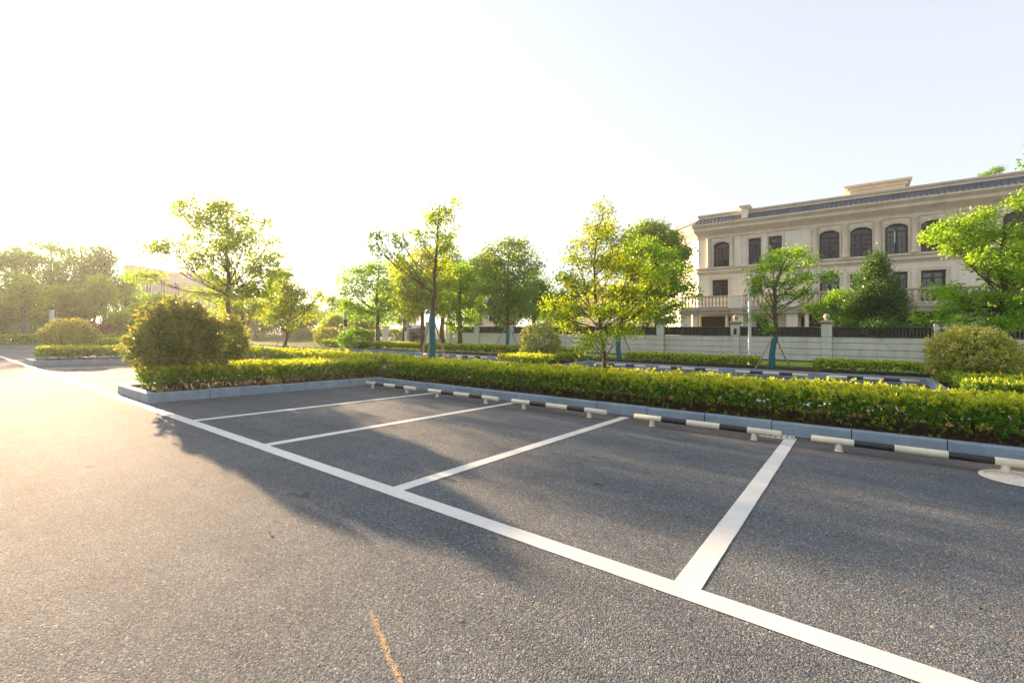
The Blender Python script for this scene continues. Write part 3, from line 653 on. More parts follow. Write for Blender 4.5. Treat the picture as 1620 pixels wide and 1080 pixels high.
shrub('round_shrub', 'crimson dome shrub at left beyond the second island', (c[0], c[1], .7), (1.35, 1.35, 1.1), 'leaf_crimson', 39, .13, 6000, .1, 'dome shrubs', 3)

# ================================================================== TREES
tree('young_tree', 'tall broad tree with layered crown behind the big round shrub', 22.2,
     [(361, 571, .12), (361, 520, .11), (361, 480, .10), (360, 440, .085), (358, 400, .06), (359, 360, .04), (360, 325, .02)],
     [(361, 320, 16, 12), (333, 331, 27, 13), (288, 334, 15, 8), (310, 345, 17, 9), (370, 340, 32, 16), (402, 350, 22, 10), (340, 358, 32, 14), (385, 368, 32, 13), (432, 381, 13, 6), (412, 385, 17, 8), (352, 385, 34, 14), (262, 395, 17, 5), (284, 399, 10, 6), (305, 396, 24, 13), (395, 402, 32, 13), (335, 412, 32, 14), (368, 420, 37, 14), (410, 425, 32, 10), (310, 430, 27, 10), (280, 442, 24, 8), (345, 446, 37, 13), (388, 450, 37, 12), (440, 430, 15, 6), (322, 462, 27, 8), (370, 468, 37, 10), (300, 372, 14, 6), (325, 378, 20, 9), (375, 392, 24, 9), (320, 404, 22, 9), (415, 412, 14, 6), (298, 420, 16, 6), (400, 462, 22, 7)],
     'leaf_bright', 41, .15, 1.0, spray=.30, per=20, tipk=.4, limb=.6, depthk=.7, group='young trees in the car park')
# (same tree with two strong limbs shaped as in the photograph)
t1 = tree('young_tree', 'sparse tree with bare twigs on top, blue-green trunk wrap and wooden stakes', 13.5,
     [(684, 606, .075), (684, 560, .072), (684, 500, .062), (687, 465, .055), (687, 430, .045), (691, 390, .032), (692, 360, .024), (697, 325, .012)],
     [(690, 338, 13, 8), (704, 331, 11, 7), (719, 321, 4, 6), (697, 350, 13, 6), (708, 372, 11, 9), (692, 370, 8, 7), (705, 392, 11, 9), (718, 362, 4, 6), (600, 373, 9, 6), (596, 388, 9, 6), (608, 398, 9, 5), (628, 376, 9, 5), (640, 388, 8, 6), (630, 405, 11, 5),
      (652, 362, 9, 3), (663, 368, 8, 4), (672, 386, 7, 6), (700, 412, 8, 6), (714, 392, 4, 6), (684, 352, 7, 4)],
     'leaf_bright', 42, .095, .85, wrap=(0, 2.05), stakes=[(-.42, -.1, 2.35, .25), (.62, .2, 2.0, .05), (-.2, .35, 2.3, .12)], spray=.17, per=17, tipk=.3, depthk=.22, limb=.45, group='young trees in the car park',
     bare=[[(697, 335), (704, 318), (709, 300), (711, 293)], [(684, 332), (680, 316), (672, 312), (665, 309)], [(685, 367), (670, 350), (660, 342), (653, 338)], [(716, 350), (722, 335), (734, 322)],
           [(685, 462), (665, 445), (648, 420), (630, 402), (612, 396), (600, 380)], [(686, 460), (668, 446), (650, 424), (636, 405), (634, 385)], [(688, 440), (700, 410), (710, 370), (719, 335)]])
tree('young_tree', 'yellow-green maple with several stems rising from the near hedge', 10.4,
     [(957, 612, .055), (957, 590, .05), (956, 560, .045), (951, 520, .036), (943, 470, .03), (940, 420, .022), (945, 370, .014), (948, 335, .006)],
     [(947, 338, 8, 10), (943, 360, 16, 9), (962, 352, 10, 8), (930, 385, 22, 9), (965, 382, 24, 10), (985, 398, 20, 9), (915, 402, 16, 7), (940, 415, 30, 10), (975, 425, 30, 10), (1010, 420, 20, 9), (890, 440, 22, 8), (920, 448, 26, 9),
      (960, 458, 34, 11), (1000, 458, 26, 10), (1030, 445, 14, 8), (885, 475, 22, 8), (915, 485, 26, 9), (955, 492, 28, 9), (1000, 490, 28, 9), (880, 498, 18, 7), (905, 515, 22, 7), (935, 530, 14, 6), (975, 520, 22, 8), (925, 545, 12, 5), (1020, 480, 14, 7)],
     'leaf_bright', 43, .072, 1.5, spray=.17, per=20, tipk=.6, depthk=.6, group='young trees in the car park',
     bare=[[(956, 565), (975, 545), (985, 500), (1000, 450), (1005, 410)], [(955, 560), (930, 525), (900, 495), (885, 460)], [(956, 562), (965, 520), (972, 470), (975, 410)], [(955, 566), (940, 548), (915, 530)]])
tree('young_tree', 'tree with blue-green wrapped trunk crowding behind the yellow-green maple', 20.2,
     [(979, 574, .09), (978, 540, .085), (985, 500, .07), (1000, 460, .06), (1010, 420, .035), (1015, 390, .02)],
     [(1010, 392, 26, 12), (1040, 405, 24, 12), (985, 410, 24, 11), (1060, 430, 22, 10), (1020, 432, 30, 12), (1070, 455, 20, 10), (1040, 462, 30, 11), (1000, 465, 30, 12), (1075, 480, 14, 8), (1045, 490, 26, 9), (1010, 500, 26, 8), (975, 490, 20, 9), (1060, 505, 12, 6), (1085, 470, 8, 5)],
     'leaf_fresh', 44, .12, 1.7, wrap=(0, 1.75), stakes=[(.75, .1, 1.7, .05), (-.55, .4, 1.7, .05)], spray=.27, per=24, tipk=.4, group='young trees in the car park')
tree('young_tree', 'small flat-topped tree with crooked green-wrapped trunk before the mansion', 16.7,
     [(1221, 590, .085), (1221, 560, .08), (1226, 535, .075), (1227, 510, .075), (1224, 480, .07), (1222, 455, .05), (1235, 425, .035), (1245, 400, .02)],
     [(1240, 400, 24, 8), (1270, 398, 14, 7), (1215, 412, 16, 6), (1192, 428, 12, 6), (1205, 440, 12, 7), (1245, 420, 28, 8), (1285, 408, 12, 5), (1290, 438, 14, 5), (1265, 440, 22, 7), (1235, 447, 24, 7), (1245, 465, 24, 7), (1205, 455, 10, 6), (1270, 462, 16, 5), (1208, 500, 9, 7), (1214, 518, 6, 6), (1238, 482, 16, 5), (1302, 436, 6, 3)],
     'leaf_fresh', 45, .095, 1.3, limb=.6, wrap=(0, 1.35), stakes=[(-.78, -.15, 1.45, .2), (.85, .1, 1.4, .05), (.15, .6, 1.2, .05)], spray=.22, per=20, tipk=.3, group='young trees in the car park', bare=[[(1223, 470), (1230, 455), (1250, 440), (1280, 432)]])
tree('young_tree', 'large bright tree at the right edge behind the golden shrub', 13.2,
     [(1590, 588, .085), (1590, 550, .08), (1588, 520, .078), (1588, 490, .07), (1585, 460, .06), (1580, 420, .045), (1590, 370, .03), (1600, 330, .015)],
     [(1600, 322, 22, 10), (1570, 338, 22, 10), (1535, 352, 24, 9), (1510, 362, 14, 7), (1498, 372, 12, 6), (1554, 372, 26, 10), (1600, 365, 28, 12), (1528, 388, 20, 7), (1570, 400, 28, 10), (1610, 405, 22, 12), (1530, 412, 20, 7), (1555, 430, 24, 8), (1600, 440, 26, 10), (1530, 455, 20, 7), (1510, 470, 18, 6),
      (1560, 468, 26, 9), (1605, 480, 26, 10), (1540, 488, 26, 7), (1500, 500, 22, 6), (1490, 508, 18, 4), (1570, 502, 24, 6), (1640, 380, 26, 14), (1650, 430, 28, 14), (1645, 480, 24, 12), (1540, 512, 18, 4)],
     'leaf_fresh', 46, .095, 1.9, wrap=(0, 1.1), stakes=[(-.5, -.3, 1.3, .05), (.55, -.2, 1.35, .05), (.1, .6, 1.3, .05)], spray=.22, per=24, tipk=.45, group='young trees in the car park', bare=[[(1586, 470), (1570, 440), (1550, 425), (1520, 415)]])
tree('young_tree', 'staked tree with layered crown before the garden wall', 24.2,
     [(804, 567, .085), (803, 540, .08), (803, 515, .075), (802, 480, .06), (802, 440, .045), (805, 400, .02)],
     [(812, 388, 26, 9), (785, 400, 20, 8), (830, 402, 20, 8), (765, 412, 14, 6), (805, 415, 30, 9), (840, 422, 14, 7), (775, 432, 22, 8), (815, 438, 28, 9), (790, 455, 26, 9), (830, 460, 22, 8), (765, 460, 14, 7), (805, 475, 28, 8), (780, 490, 18, 7), (830, 488, 18, 7), (805, 505, 14, 5)],
     'leaf_mid', 47, .14, 1.7, wrap=(0, 1.55), stakes=[(-1.1, -.1, 1.8, .05), (.85, .3, 1.85, .08)], spray=.32, per=24, tipk=.6, group='young trees in the car park')
tree('young_tree', 'spreading tree with dark trunk behind the striped lamp post', 32,
     [(598, 552, .13), (597, 525, .12), (597, 495, .11), (596, 470, .08), (598, 440, .05), (600, 420, .03)],
     [(600, 422, 26, 8), (570, 430, 22, 7), (545, 442, 14, 4), (625, 432, 18, 8), (590, 447, 30, 9), (565, 460, 22, 8), (620, 458, 22, 9), (600, 472, 28, 8), (560, 482, 18, 7), (580, 492, 24, 7), (620, 488, 20, 8), (600, 503, 16, 4), (630, 475, 12, 7), (555, 500, 10, 4)],
     'leaf_fresh', 48, .18, 1.8, wrap=(0, 1.5), spray=.42, per=24, tipk=.35, group='young trees in the car park', bark='bark_dark')
tree('young_tree', 'multi-stemmed pale green tree with wrapped foot at left of centre', 30,
     [(452, 560, .13), (452, 540, .12), (455, 518, .09), (460, 490, .06), (462, 455, .03)],
     [(450, 440, 20, 7), (435, 452, 18, 7), (465, 455, 20, 8), (425, 468, 14, 7), (480, 468, 16, 7), (450, 472, 24, 9), (500, 470, 8, 4), (510, 462, 6, 4), (430, 485, 18, 7), (468, 488, 20, 7), (490, 482, 12, 5), (445, 498, 18, 6), (478, 500, 12, 5), (425, 500, 12, 5), (470, 515, 8, 4), (437, 430, 10, 3)],
     'leaf_bright', 49, .15, 1.8, wrap=(0, .6), stakes=[(-1.0, .1, 1.8, .02)], spray=.34, per=24, tipk=.5, group='young trees in the car park',
     bare=[[(453, 530), (440, 505), (430, 480)], [(454, 528), (475, 500), (495, 475)], [(453, 525), (462, 490), (465, 460)], [(453, 532), (470, 515), (485, 500)]])
tree('young_tree', 'small tree with blue-wrapped trunk and stakes at far left', 42,
     [(37, 536, .14), (37, 510, .13), (37, 480, .10), (38, 450, .05)],
     [(38, 440, 12, 6), (25, 452, 12, 6), (50, 455, 14, 7), (38, 462, 18, 7), (20, 470, 12, 6), (58, 475, 12, 6), (38, 480, 18, 6), (65, 485, 8, 4)],
     'leaf_bright', 50, .2, 1.8, wrap=(0, 1.5), stakes=[(-1.3, 0, 2.0, .02), (.7, 0, 2.0, .02)], spray=.42, per=22, tipk=.3, group='young trees in the car park')
tree('young_tree', 'short round-headed young tree beside the big layered tree', 27,
     [(385, 556, .12), (385, 530, .11), (384, 500, .09), (383, 480, .05)],
     [(383, 470, 20, 6), (400, 478, 18, 6), (368, 480, 16, 6), (385, 488, 22, 6), (405, 492, 12, 5), (375, 497, 14, 4)],
     'leaf_bright', 51, .15, 1.9, spray=.34, per=24, tipk=.5, group='young trees in the car park')
tree('young_tree', 'tiny tree with thin blue-wrapped stem left of the striped lamp post', 58,
     [(524, 540, .15), (524, 520, .14), (524, 490, .08)], [(524, 482, 8, 6), (520, 474, 6, 4), (529, 472, 5, 4), (524, 490, 7, 3)],
     'leaf_mid', 52, .25, 1.8, wrap=(0, 2.0), spray=.5, per=20, group='young trees in the car park')
# garden side
tree('garden_tree', 'bright yellow-green tree behind the sparse staked tree', 27,
     [(668, 556, .12), (668, 520, .11), (668, 480, .09), (665, 430, .05), (668, 400, .03)],
     [(670, 402, 22, 10), (648, 418, 22, 10), (690, 420, 20, 10), (635, 440, 18, 9), (665, 438, 26, 10), (700, 445, 18, 9), (645, 462, 24, 9), (680, 465, 24, 9), (660, 482, 24, 8), (640, 490, 16, 7), (695, 488, 14, 7)],
     'leaf_bright', 53, .16, 1.8, spray=.36, per=26, tipk=.6, group='trees in the gardens')
tree('garden_tree', 'green tree with drooping yellow sprays beside the gate pillars', 29,
     [(727, 550, .16), (727, 510, .15), (727, 480, .12), (728, 440, .07), (728, 425, .04)],
     [(728, 428, 22, 9), (708, 440, 16, 8), (750, 440, 18, 8), (730, 450, 28, 9), (712, 468, 20, 8), (755, 465, 20, 8), (735, 480, 26, 8), (708, 492, 14, 9), (725, 505, 12, 8), (745, 505, 14, 6), (718, 515, 8, 6)],
     'leaf_fresh', 54, .16, 1.8, spray=.36, per=26, tipk=.35, group='trees in the gardens')
for i, (px, py, rx, ry, d, lb) in enumerate([
    (700, 440, 42, 52, 40, 'dark tree behind the gate pillars, left of the others'),
    (760, 450, 40, 48, 42, 'dark tree rising behind the garden wall at its left end'),
    (845, 470, 34, 44, 40, 'dark tree over the garden wall right of the staked layered tree'),
    (800, 475, 30, 36, 38, 'dark tree hidden behind the staked layered tree'),
    (540, 498, 30, 30, 62, 'rounded tree behind the striped lamp post'),
    (640, 470, 34, 44, 44, 'dark tree behind the bright yellow-green tree'),
    (890, 490, 28, 30, 42, 'dark low tree behind the yellow-green maple, beside the house')]):
    tree('garden_tree', lb, d, [(px, 516+720*1.7/d, .2), (px, py+ry*.6, .16), (px, py, .1), (px, py-ry*.6, .04)],
         auto_lobes(px, py, rx, ry, 16, 60+i), 'leaf_dark' if i in (3, 6) else 'leaf_mid', 60+i, .22, 1.5, spray=.5, per=30, tipk=.3, group='trees in the gardens', bark='bark_dark', flat=.7)
tree('garden_tree', 'tall dark green tree at the left end of the mansion', 30.5, [(1040, 556, .2), (1040, 500, .17), (1040, 450, .12), (1035, 380, .05)],
     [(1035, 357, 24, 9), (1015, 370, 20, 9), (1058, 372, 20, 9), (1040, 385, 30, 10), (1072, 392, 14, 8), (1020, 402, 22, 10), (1060, 408, 22, 9), (1078, 420, 10, 6), (1035, 425, 26, 10), (1075, 400, 12, 6), (1030, 450, 24, 10), (1060, 440, 20, 8)],
     'leaf_mid', 71, .16, 2.4, spray=.36, per=30, tipk=.7, group='trees in the gardens', flat=.7)
tree('garden_tree', 'dense dark conical evergreen leaning over the garden wall', 20.9, [(1388, 575, .14), (1388, 520, .12), (1388, 460, .08), (1388, 410, .03)],
     [(1388, 406, 7, 8), (1386, 420, 13, 9), (1396, 430, 14, 9), (1376, 438, 15, 10), (1392, 446, 20, 11), (1372, 456, 18, 10), (1404, 458, 17, 10), (1386, 468, 26, 12), (1362, 476, 17, 10), (1410, 478, 18, 11), (1384, 486, 30, 12), (1354, 494, 17, 10), (1418, 498, 19, 11), (1386, 504, 36, 12), (1358, 514, 24, 10), (1422, 516, 20, 10), (1390, 524, 32, 9)],
     'leaf_dark', 72, .085, 3.4, spray=.24, per=34, tipk=.35, group='plants over the garden wall', flat=.9)
tree('garden_tree', 'pale fresh green bush left of the dark conical evergreen, above the wall', 20.6, [(1322, 565, .08), (1322, 510, .06), (1322, 470, .03)],
     [(1316, 472, 12, 6), (1336, 466, 12, 7), (1303, 484, 14, 6), (1328, 484, 14, 7), (1308, 500, 10, 5), (1340, 494, 12, 7), (1288, 486, 8, 4), (1322, 508, 12, 5)],
     'leaf_fresh', 73, .09, 2.0, spray=.22, per=24, tipk=.25, group='plants over the garden wall', flat=.8)
tree('climbing_vine', 'dark vine hanging over the garden wall under the evergreen', 18.9, [(1400, 572, .03), (1400, 540, .03), (1400, 520, .02)],
     [(1380, 515, 18, 5), (1400, 520, 20, 6), (1425, 520, 18, 6), (1440, 528, 10, 6), (1395, 532, 12, 6), (1412, 538, 7, 7), (1435, 538, 5, 6), (1452, 530, 6, 5)],
     'leaf_dark', 74, .06, 2.6, spray=.16, per=24, tipk=.3, group=None, flat=1.2, depthk=.12, cat='vine')
tree('roof_plant', 'little green plant sprouting above the mansion roof edge', 37, [(1563, 290, .02), (1562, 275, .01)],
     [(1548, 279, 5, 1.5), (1558, 275, 5, 2.5), (1573, 270, 5, 5), (1578, 266, 3, 2)], 'leaf_mid', 75, .10, 2.0, spray=.18, per=14, cat='plant')
tree('tall_tree', 'tall tree at the right edge showing only a few high twigs', 17.5, [(1680, 590, .14), (1680, 450, .12), (1675, 330, .08), (1670, 240, .04)],
     [(1660, 225, 34, 14), (1690, 250, 34, 16), (1655, 248, 28, 8), (1680, 280, 40, 18), (1700, 320, 40, 18), (1668, 300, 20, 12)], 'leaf_mid', 76, .12, 1.2, spray=.3, per=20)
# left wood: tall trees at the end of the car park
LW = [(-40, 455, 60, 70, 50, 'leaf_mid'), (25, 440, 50, 66, 54, 'leaf_bright'), (80, 435, 46, 58, 56, 'leaf_bright'), (128, 432, 40, 54, 58, 'leaf_bright'), (165, 448, 32, 62, 56, 'leaf_mid'), (200, 478, 30, 48, 60, 'leaf_bright'), (-80, 450, 50, 76, 48, 'leaf_dark')]
LL = ['leftmost tall tree of the hazy wood, cut by the photo edge', 'tall tree with sunlit top above the small blue-wrapped tree', 'tall tree of the hazy wood between its first and fourth tops', 'tall tree glowing in the low sun above the dark domed shrub',
      'rounded darker tree at the right shoulder of the hazy wood', 'lower tree of the hazy wood in front of the left building', 'tall tree beyond the left edge']
for i, (px, py, rx, ry, d, mt) in enumerate(LW):
    tree('tall_tree', LL[i], d, [(px, 516+720*1.7/d, .28), (px, py+ry*.5, .2), (px, py, .14), (px, py-ry*.7, .05)], auto_lobes(px, py, rx, ry, 20, 80+i), 'leaf_fresh' if mt == 'leaf_bright' else mt, 80+i, .30, .72, spray=.70, per=30, tipk=.3, group='tall trees at the left end', bark='bark_dark', flat=.6)
for i, (px, py, rx, ry, d, mt, lb) in enumerate([
    (100, 488, 30, 36, 46, 'leaf_bright', 'pale green rounded tree before the hazy wood, behind the striped bollard'),
    (150, 480, 34, 44, 48, 'leaf_bright', 'broad pale green tree before the hazy wood, above the crimson shrub'),
    (245, 500, 26, 32, 34, 'leaf_bright', 'yellow glowing tree just behind the big round shrub'),
    (195, 512, 22, 24, 44, 'leaf_bright', 'low yellowish tree left of the big round shrub'),
    (5, 500, 26, 30, 46, 'leaf_mid', 'low bushy tree at the left edge'),
    (60, 512, 34, 22, 50, 'leaf_mid', 'low dense bush between the blue-wrapped tree and the striped post'),
    (105, 514, 30, 20, 51, 'leaf_mid', 'low dense bush behind the wide dark dome shrub'),
    (185, 515, 30, 20, 52, 'leaf_mid', 'low dense bush behind the crimson dome shrub'),
    (-20, 515, 36, 22, 52, 'leaf_mid', 'low dense bush beyond the left edge'),
    (320, 512, 26, 22, 40, 'leaf_bright', 'low yellow-green tree hidden behind the big round shrub')]):
    tree('small_tree', lb, d, [(px, 516+720*1.65/d, .14), (px, py+ry*.4, .1), (px, py-ry*.5, .04)], auto_lobes(px, py, rx, ry, 14, 90+i), mt, 90+i, .22, 1.5, spray=.46, per=26, tipk=.45, group='small trees at the left', flat=.5)
for i, (px, py, rx, ry, d, mt, lb) in enumerate([
    (415, 505, 26, 24, 66, 'leaf_mid', 'distant green tree behind the multi-stemmed tree, left one'),
    (490, 508, 36, 24, 70, 'leaf_mid', 'distant low tree between the multi-stemmed tree and the tiny tree'),
    (450, 490, 20, 26, 78, 'leaf_mid', 'distant tree directly behind the multi-stemmed tree'),
    (360, 500, 24, 26, 60, 'leaf_dark', 'distant dark tree behind the trunk of the tall layered tree'),
    (580, 505, 22, 22, 64, 'leaf_dark', 'distant dark tree under the spreading tree crown'),
    (405, 516, 40, 20, 56, 'leaf_mid', 'distant low bush mass left of the multi-stemmed tree'),
    (535, 515, 30, 20, 52, 'leaf_bright', 'bright low bush behind the brownish ball shrub')]):
    tree('background_tree', lb, d, [(px, 516+720*1.65/d, .2), (px, py+ry*.3, .14), (px, py-ry*.5, .05)], auto_lobes(px, py, rx, ry, 14, 110+i), mt, 110+i, .32, 1.5, spray=.7, per=26, tipk=.35, group='distant trees', flat=.6)

# ================================================================== GARDEN WALL
YW = 24.0; px_p = [1047, 1164, 1307, 1491]; x_step = .1505*YW; xr = fx(1164, YW)
pil = [xr+x_step*i for i in range(-5, 5)]
gx0 = fx(711.5, YW); gw = empty('garden_wall', (0, YW, -.2), 'long pale stone garden wall with dark slatted top and pillars below the mansion', 'wall')
pil = [gx0, fx(756, YW), fx(808, YW)+.1]+[xr+x_step*i for i in (-3, -2, -1, 0, 1, 2, 3, 4)]
pil = sorted(set(round(p, 3) for p in pil))
for a, b in zip(pil[:-1], pil[1:]):
    a += .2; b -= .2
    if b-a < .3: continue
    m = MB(); z = -.4
    for zt in (-.02, .25, .52, .80, 1.05): m.box(a, b, YW-.08+random.Random(zt).uniform(0, .004), YW+.15, z+.014, zt-.014, .006); z = zt
    m.box(a+.002, b-.002, YW-.01, YW+.14, -.4, 1.04); m.build('wall_panel', M['garden_wall'], gw)
    m = MB(); m.box(a, b, YW-.11, YW+.16, 1.05, 1.09, .01); m.box(a, b, YW-.10, YW+.16, 1.43, 1.49, .012)
    n = int((b-a)/.105)
    for i in range(n): xx = a+(i+.5)*(b-a)/n; m.box(xx-.032, xx+.032, YW-.05, YW+.05, 1.09, 1.43)
    m.box(a, b, YW+.06, YW+.09, 1.09, 1.43)
    m.build('slatted_railing', M['dark_rail'], gw)
def pillar(x, parent, top=1.66, ball=True, lamp=False, y=YW):
    m = MB(); z = -.4
    for zt in (-.02, .25, .52, .80, 1.05, top): m.box(x-.19, x+.19, y-.19, y+.19, z+.010, zt-.010, .012); z = zt
    m.box(x-.15, x+.15, y-.15, y+.15, -.4, top-.01); p = m.build('pillar', M['garden_wall'], parent)
    m = MB(); m.box(x-.23, x+.23, y-.23, y+.23, top-.05, top, .01); m.box(x-.28, x+.28, y-.28, y+.28, top+.002, top+.06, .02); m.box(x-.20, x+.20, y-.20, y+.20, top+.062, top+.12, .02); q = m.build('cap', M['rail_stone'], p)
    if ball:
        m = MB(); m.lathe((x, y, top+.12), [(.09, 0), (.055, .03), (.07, .05), (.11, .09), (.125, .15), (.115, .21), (.075, .255), (.02, .275)], 18); m.build('ball_finial', M['rail_stone'], p)
    if lamp:
        m = MB(); yy = y-.26; m.box(x-.03, x+.03, y-.21, y-.19, 1.15, 1.4); m.lathe((x, yy, 1.12), [(.03, 0), (.07, .04), (.085, .2), (.11, .215), (.06, .27), (.02, .32)], 10); m.build('wall_lamp', M['lantern'], p)
    return p
for i, x in enumerate(pil):
    near = lambda t: abs(x-fx(t, YW)) < .4
    pillar(x, gw, ball=not near(1047), lamp=near(1164) or near(1491))
# gate pillars further left
for px, lb in ((610, 'far gate pillar with ball top, behind the spreading tree'), (645, 'gate pillar with a lamp box, left of the dark iron gate'), (675, 'gate pillar right of the dark iron gate')):
    x = fx(px, YW); e = empty('gate_pillar', (x, YW, -.2), lb, 'pillar', 'gate pillars'); pillar(x, e, 1.45, True, px != 610)
ga, gb = fx(645, YW)+.2, fx(675, YW)-.2
e = empty('iron_gate', ((ga+gb)/2, YW, -.2), 'dark iron double gate between two stone pillars', 'gate'); m = MB()
for z in (-.1, .6, 1.2): m.box(ga, gb, YW-.02, YW+.02, z, z+.05)
m.build('rails', M['frame'], e); m = MB(); n = 26
for i in range(n): xx = ga+(i+.5)*(gb-ga)/n; m.box(xx-.012, xx+.012, YW-.012, YW+.012, -.12, 1.28+.1*math.sin(i/n*math.pi))
m.build('bars', M['frame'], e)
m = MB(); ax_ = fx(657, YW+2); m.box(ax_-.45, ax_+.45, YW+1.8, YW+2.2, 1.0, 1.65, .03); e = empty('equipment_box', (ax_, YW+2, -.2), 'white box unit behind the iron gate', 'box'); m.build('casing', M['white'], e)
m = MB(); m.box(ax_-.3, ax_-.22, YW+1.95, YW+2.05, -.3, 1.0); m.box(ax_+.22, ax_+.3, YW+1.95, YW+2.05, -.3, 1.0); m.build('legs', M['frame'], e)
wa, wb = fx(686, YW), fx(706, YW)
m = MB(); m.box(fx(560, YW), fx(604, YW), YW-.1, YW+.12, -.4, .5, .01); m.box(fx(560, YW), fx(604, YW), YW-.14, YW+.16, .502, .58, .01)
e = empty('low_wall', (fx(580, YW), YW, -.2), 'pale curved wall piece beside the far gate pillar', 'wall'); m.build('wall_body', M['garden_wall'], e)
m = MB(); bx_ = at(620, 543, 22.5); m.lathe((bx_[0], bx_[1], -.1), [(.3, 0), (.3, .2), (.18, .24), (.15, .34), (.24, .45), (.27, .58), (.2, .72), (.05, .78)], 16); e = empty('stone_ball', (bx_[0], bx_[1], -.1), 'small stone ball ornament on a plinth by the gate', 'ornament'); m.build('ball', M['garden_wall'], e)

# ================================================================== MANSION
YM = 41.0
man = empty('mansion', (0, YM, -.2), 'three storey cream stone mansion with arched windows and grey tiled roof', 'building')
XL = fx(1105, YM); XR = 14.5
Z1, Z2b, Z2, Z3b, Z3, ZC, ZE, ZT = 2.64, 2.95, 3.0, 5.87, 6.42, 9.04, 10.05, 10.95
def wspec(p0, p1, z0, z1, arch): return (fx(p0, YM), fx(p1, YM), z0, z1, arch)
W3z = (6.50, 8.60)
wins3 = [wspec(1128.5, 1154, *W3z, 1), wspec(1184, 1204, 6.5, 8.6, 0), wspec(1215.5, 1237, 6.5, 8.6, 0), wspec(1296, 1328, *W3z, 1), wspec(1345, 1380, *W3z, 1), wspec(1400, 1437, *W3z, 1), wspec(1457, 1497, *W3z, 1), (7.2, 8.8, *W3z, 1), (10.6, 12.2, *W3z, 1)]
wins2 = [wspec(1126.5, 1152, 4.05, 5.42, 0), wspec(1189, 1205, 4.05, 5.42, 0), wspec(1297, 1328, 3.2, 5.25, 0), wspec(1345, 1362, 3.2, 5.25, 0), wspec(1412, 1436, 3.2, 5.25, 0), wspec(1457, 1497, 3.2, 5.25, 0), (7.2, 8.8, 3.2, 5.25, 0), (10.6, 12.2, 3.2, 5.25, 0)]
wins1 = [wspec(1108, 1147, -.2, 2.35, 0), wspec(1150, 1155, -.2, 2.3, 0), wspec(1196, 1216, .6, 2.1, 0), wspec(1267, 1272.5, -.2, 2.3, 0), wspec(1280, 1316, -.2, 2.35, 0), wspec(1446, 1502, -.2, 2.45, 0), (7.2, 9.2, -.2, 2.3, 0)]
allw = wins1+wins2+wins3
DEP = .45
def wall_with_holes(x0, x1, z0, z1, holes):
    m = MB(); xs = sorted({x0, x1, *[h[0] for h in holes], *[h[1] for h in holes]}); zs = sorted({z0, z1, *[h[2] for h in holes], *[h[3] for h in holes]})
    xs = [x for x in xs if x0 <= x <= x1]; zs = [z for z in zs if z0 <= z <= z1]
    for i in range(len(xs)-1):
        for j in range(len(zs)-1):
            cx, cz = (xs[i]+xs[i+1])/2, (zs[j]+zs[j+1])/2
            if any(h[0] < cx < h[1] and h[2] < cz < h[3] for h in holes): continue
            m.add([(xs[i], YM, zs[j]), (xs[i+1], YM, zs[j]), (xs[i+1], YM, zs[j+1]), (xs[i], YM, zs[j+1])], [(0, 1, 2, 3)])
    for h in holes:
        a, b, c_, d_ = h[:4]
        for q in ([(a, c_), (a, d_)], [(b, d_), (b, c_)], [(a, d_), (b, d_)], [(b, c_), (a, c_)]):
            (p, r_), (s, t_) = q; m.add([(p, YM, r_), (s, YM, t_), (s, YM+DEP, t_), (p, YM+DEP, r_)], [(0, 1, 2, 3)])
    # angled end bay, side and back
    A = (XL, YM); B_ = (XL-4.3, YM+4.3); C_ = (XL-4.3, YM+16); D_ = (x1, YM+16); E_ = (x1, YM)
    for (p, q) in ((A, B_), (B_, C_), (C_, D_), (D_, E_)): m.add([(p[0], p[1], z0), (q[0], q[1], z0), (q[0], q[1], z1), (p[0], p[1], z1)], [(0, 1, 2, 3)])
    return m
wall_with_holes(XL, XR, -.4, 9.6, allw).build('wall', M['stone'], man)
def arch_pts(a, b, zt, rise, n=10):
    w2 = (b-a)/2; cx = (a+b)/2; r = (w2*w2+rise*rise)/(2*rise); th = math.asin(w2/r)
    return [(cx+r*math.sin(-th+2*th*i/n), zt-rise+(r*math.cos(-th+2*th*i/n)-r*math.cos(th))) for i in range(n+1)]
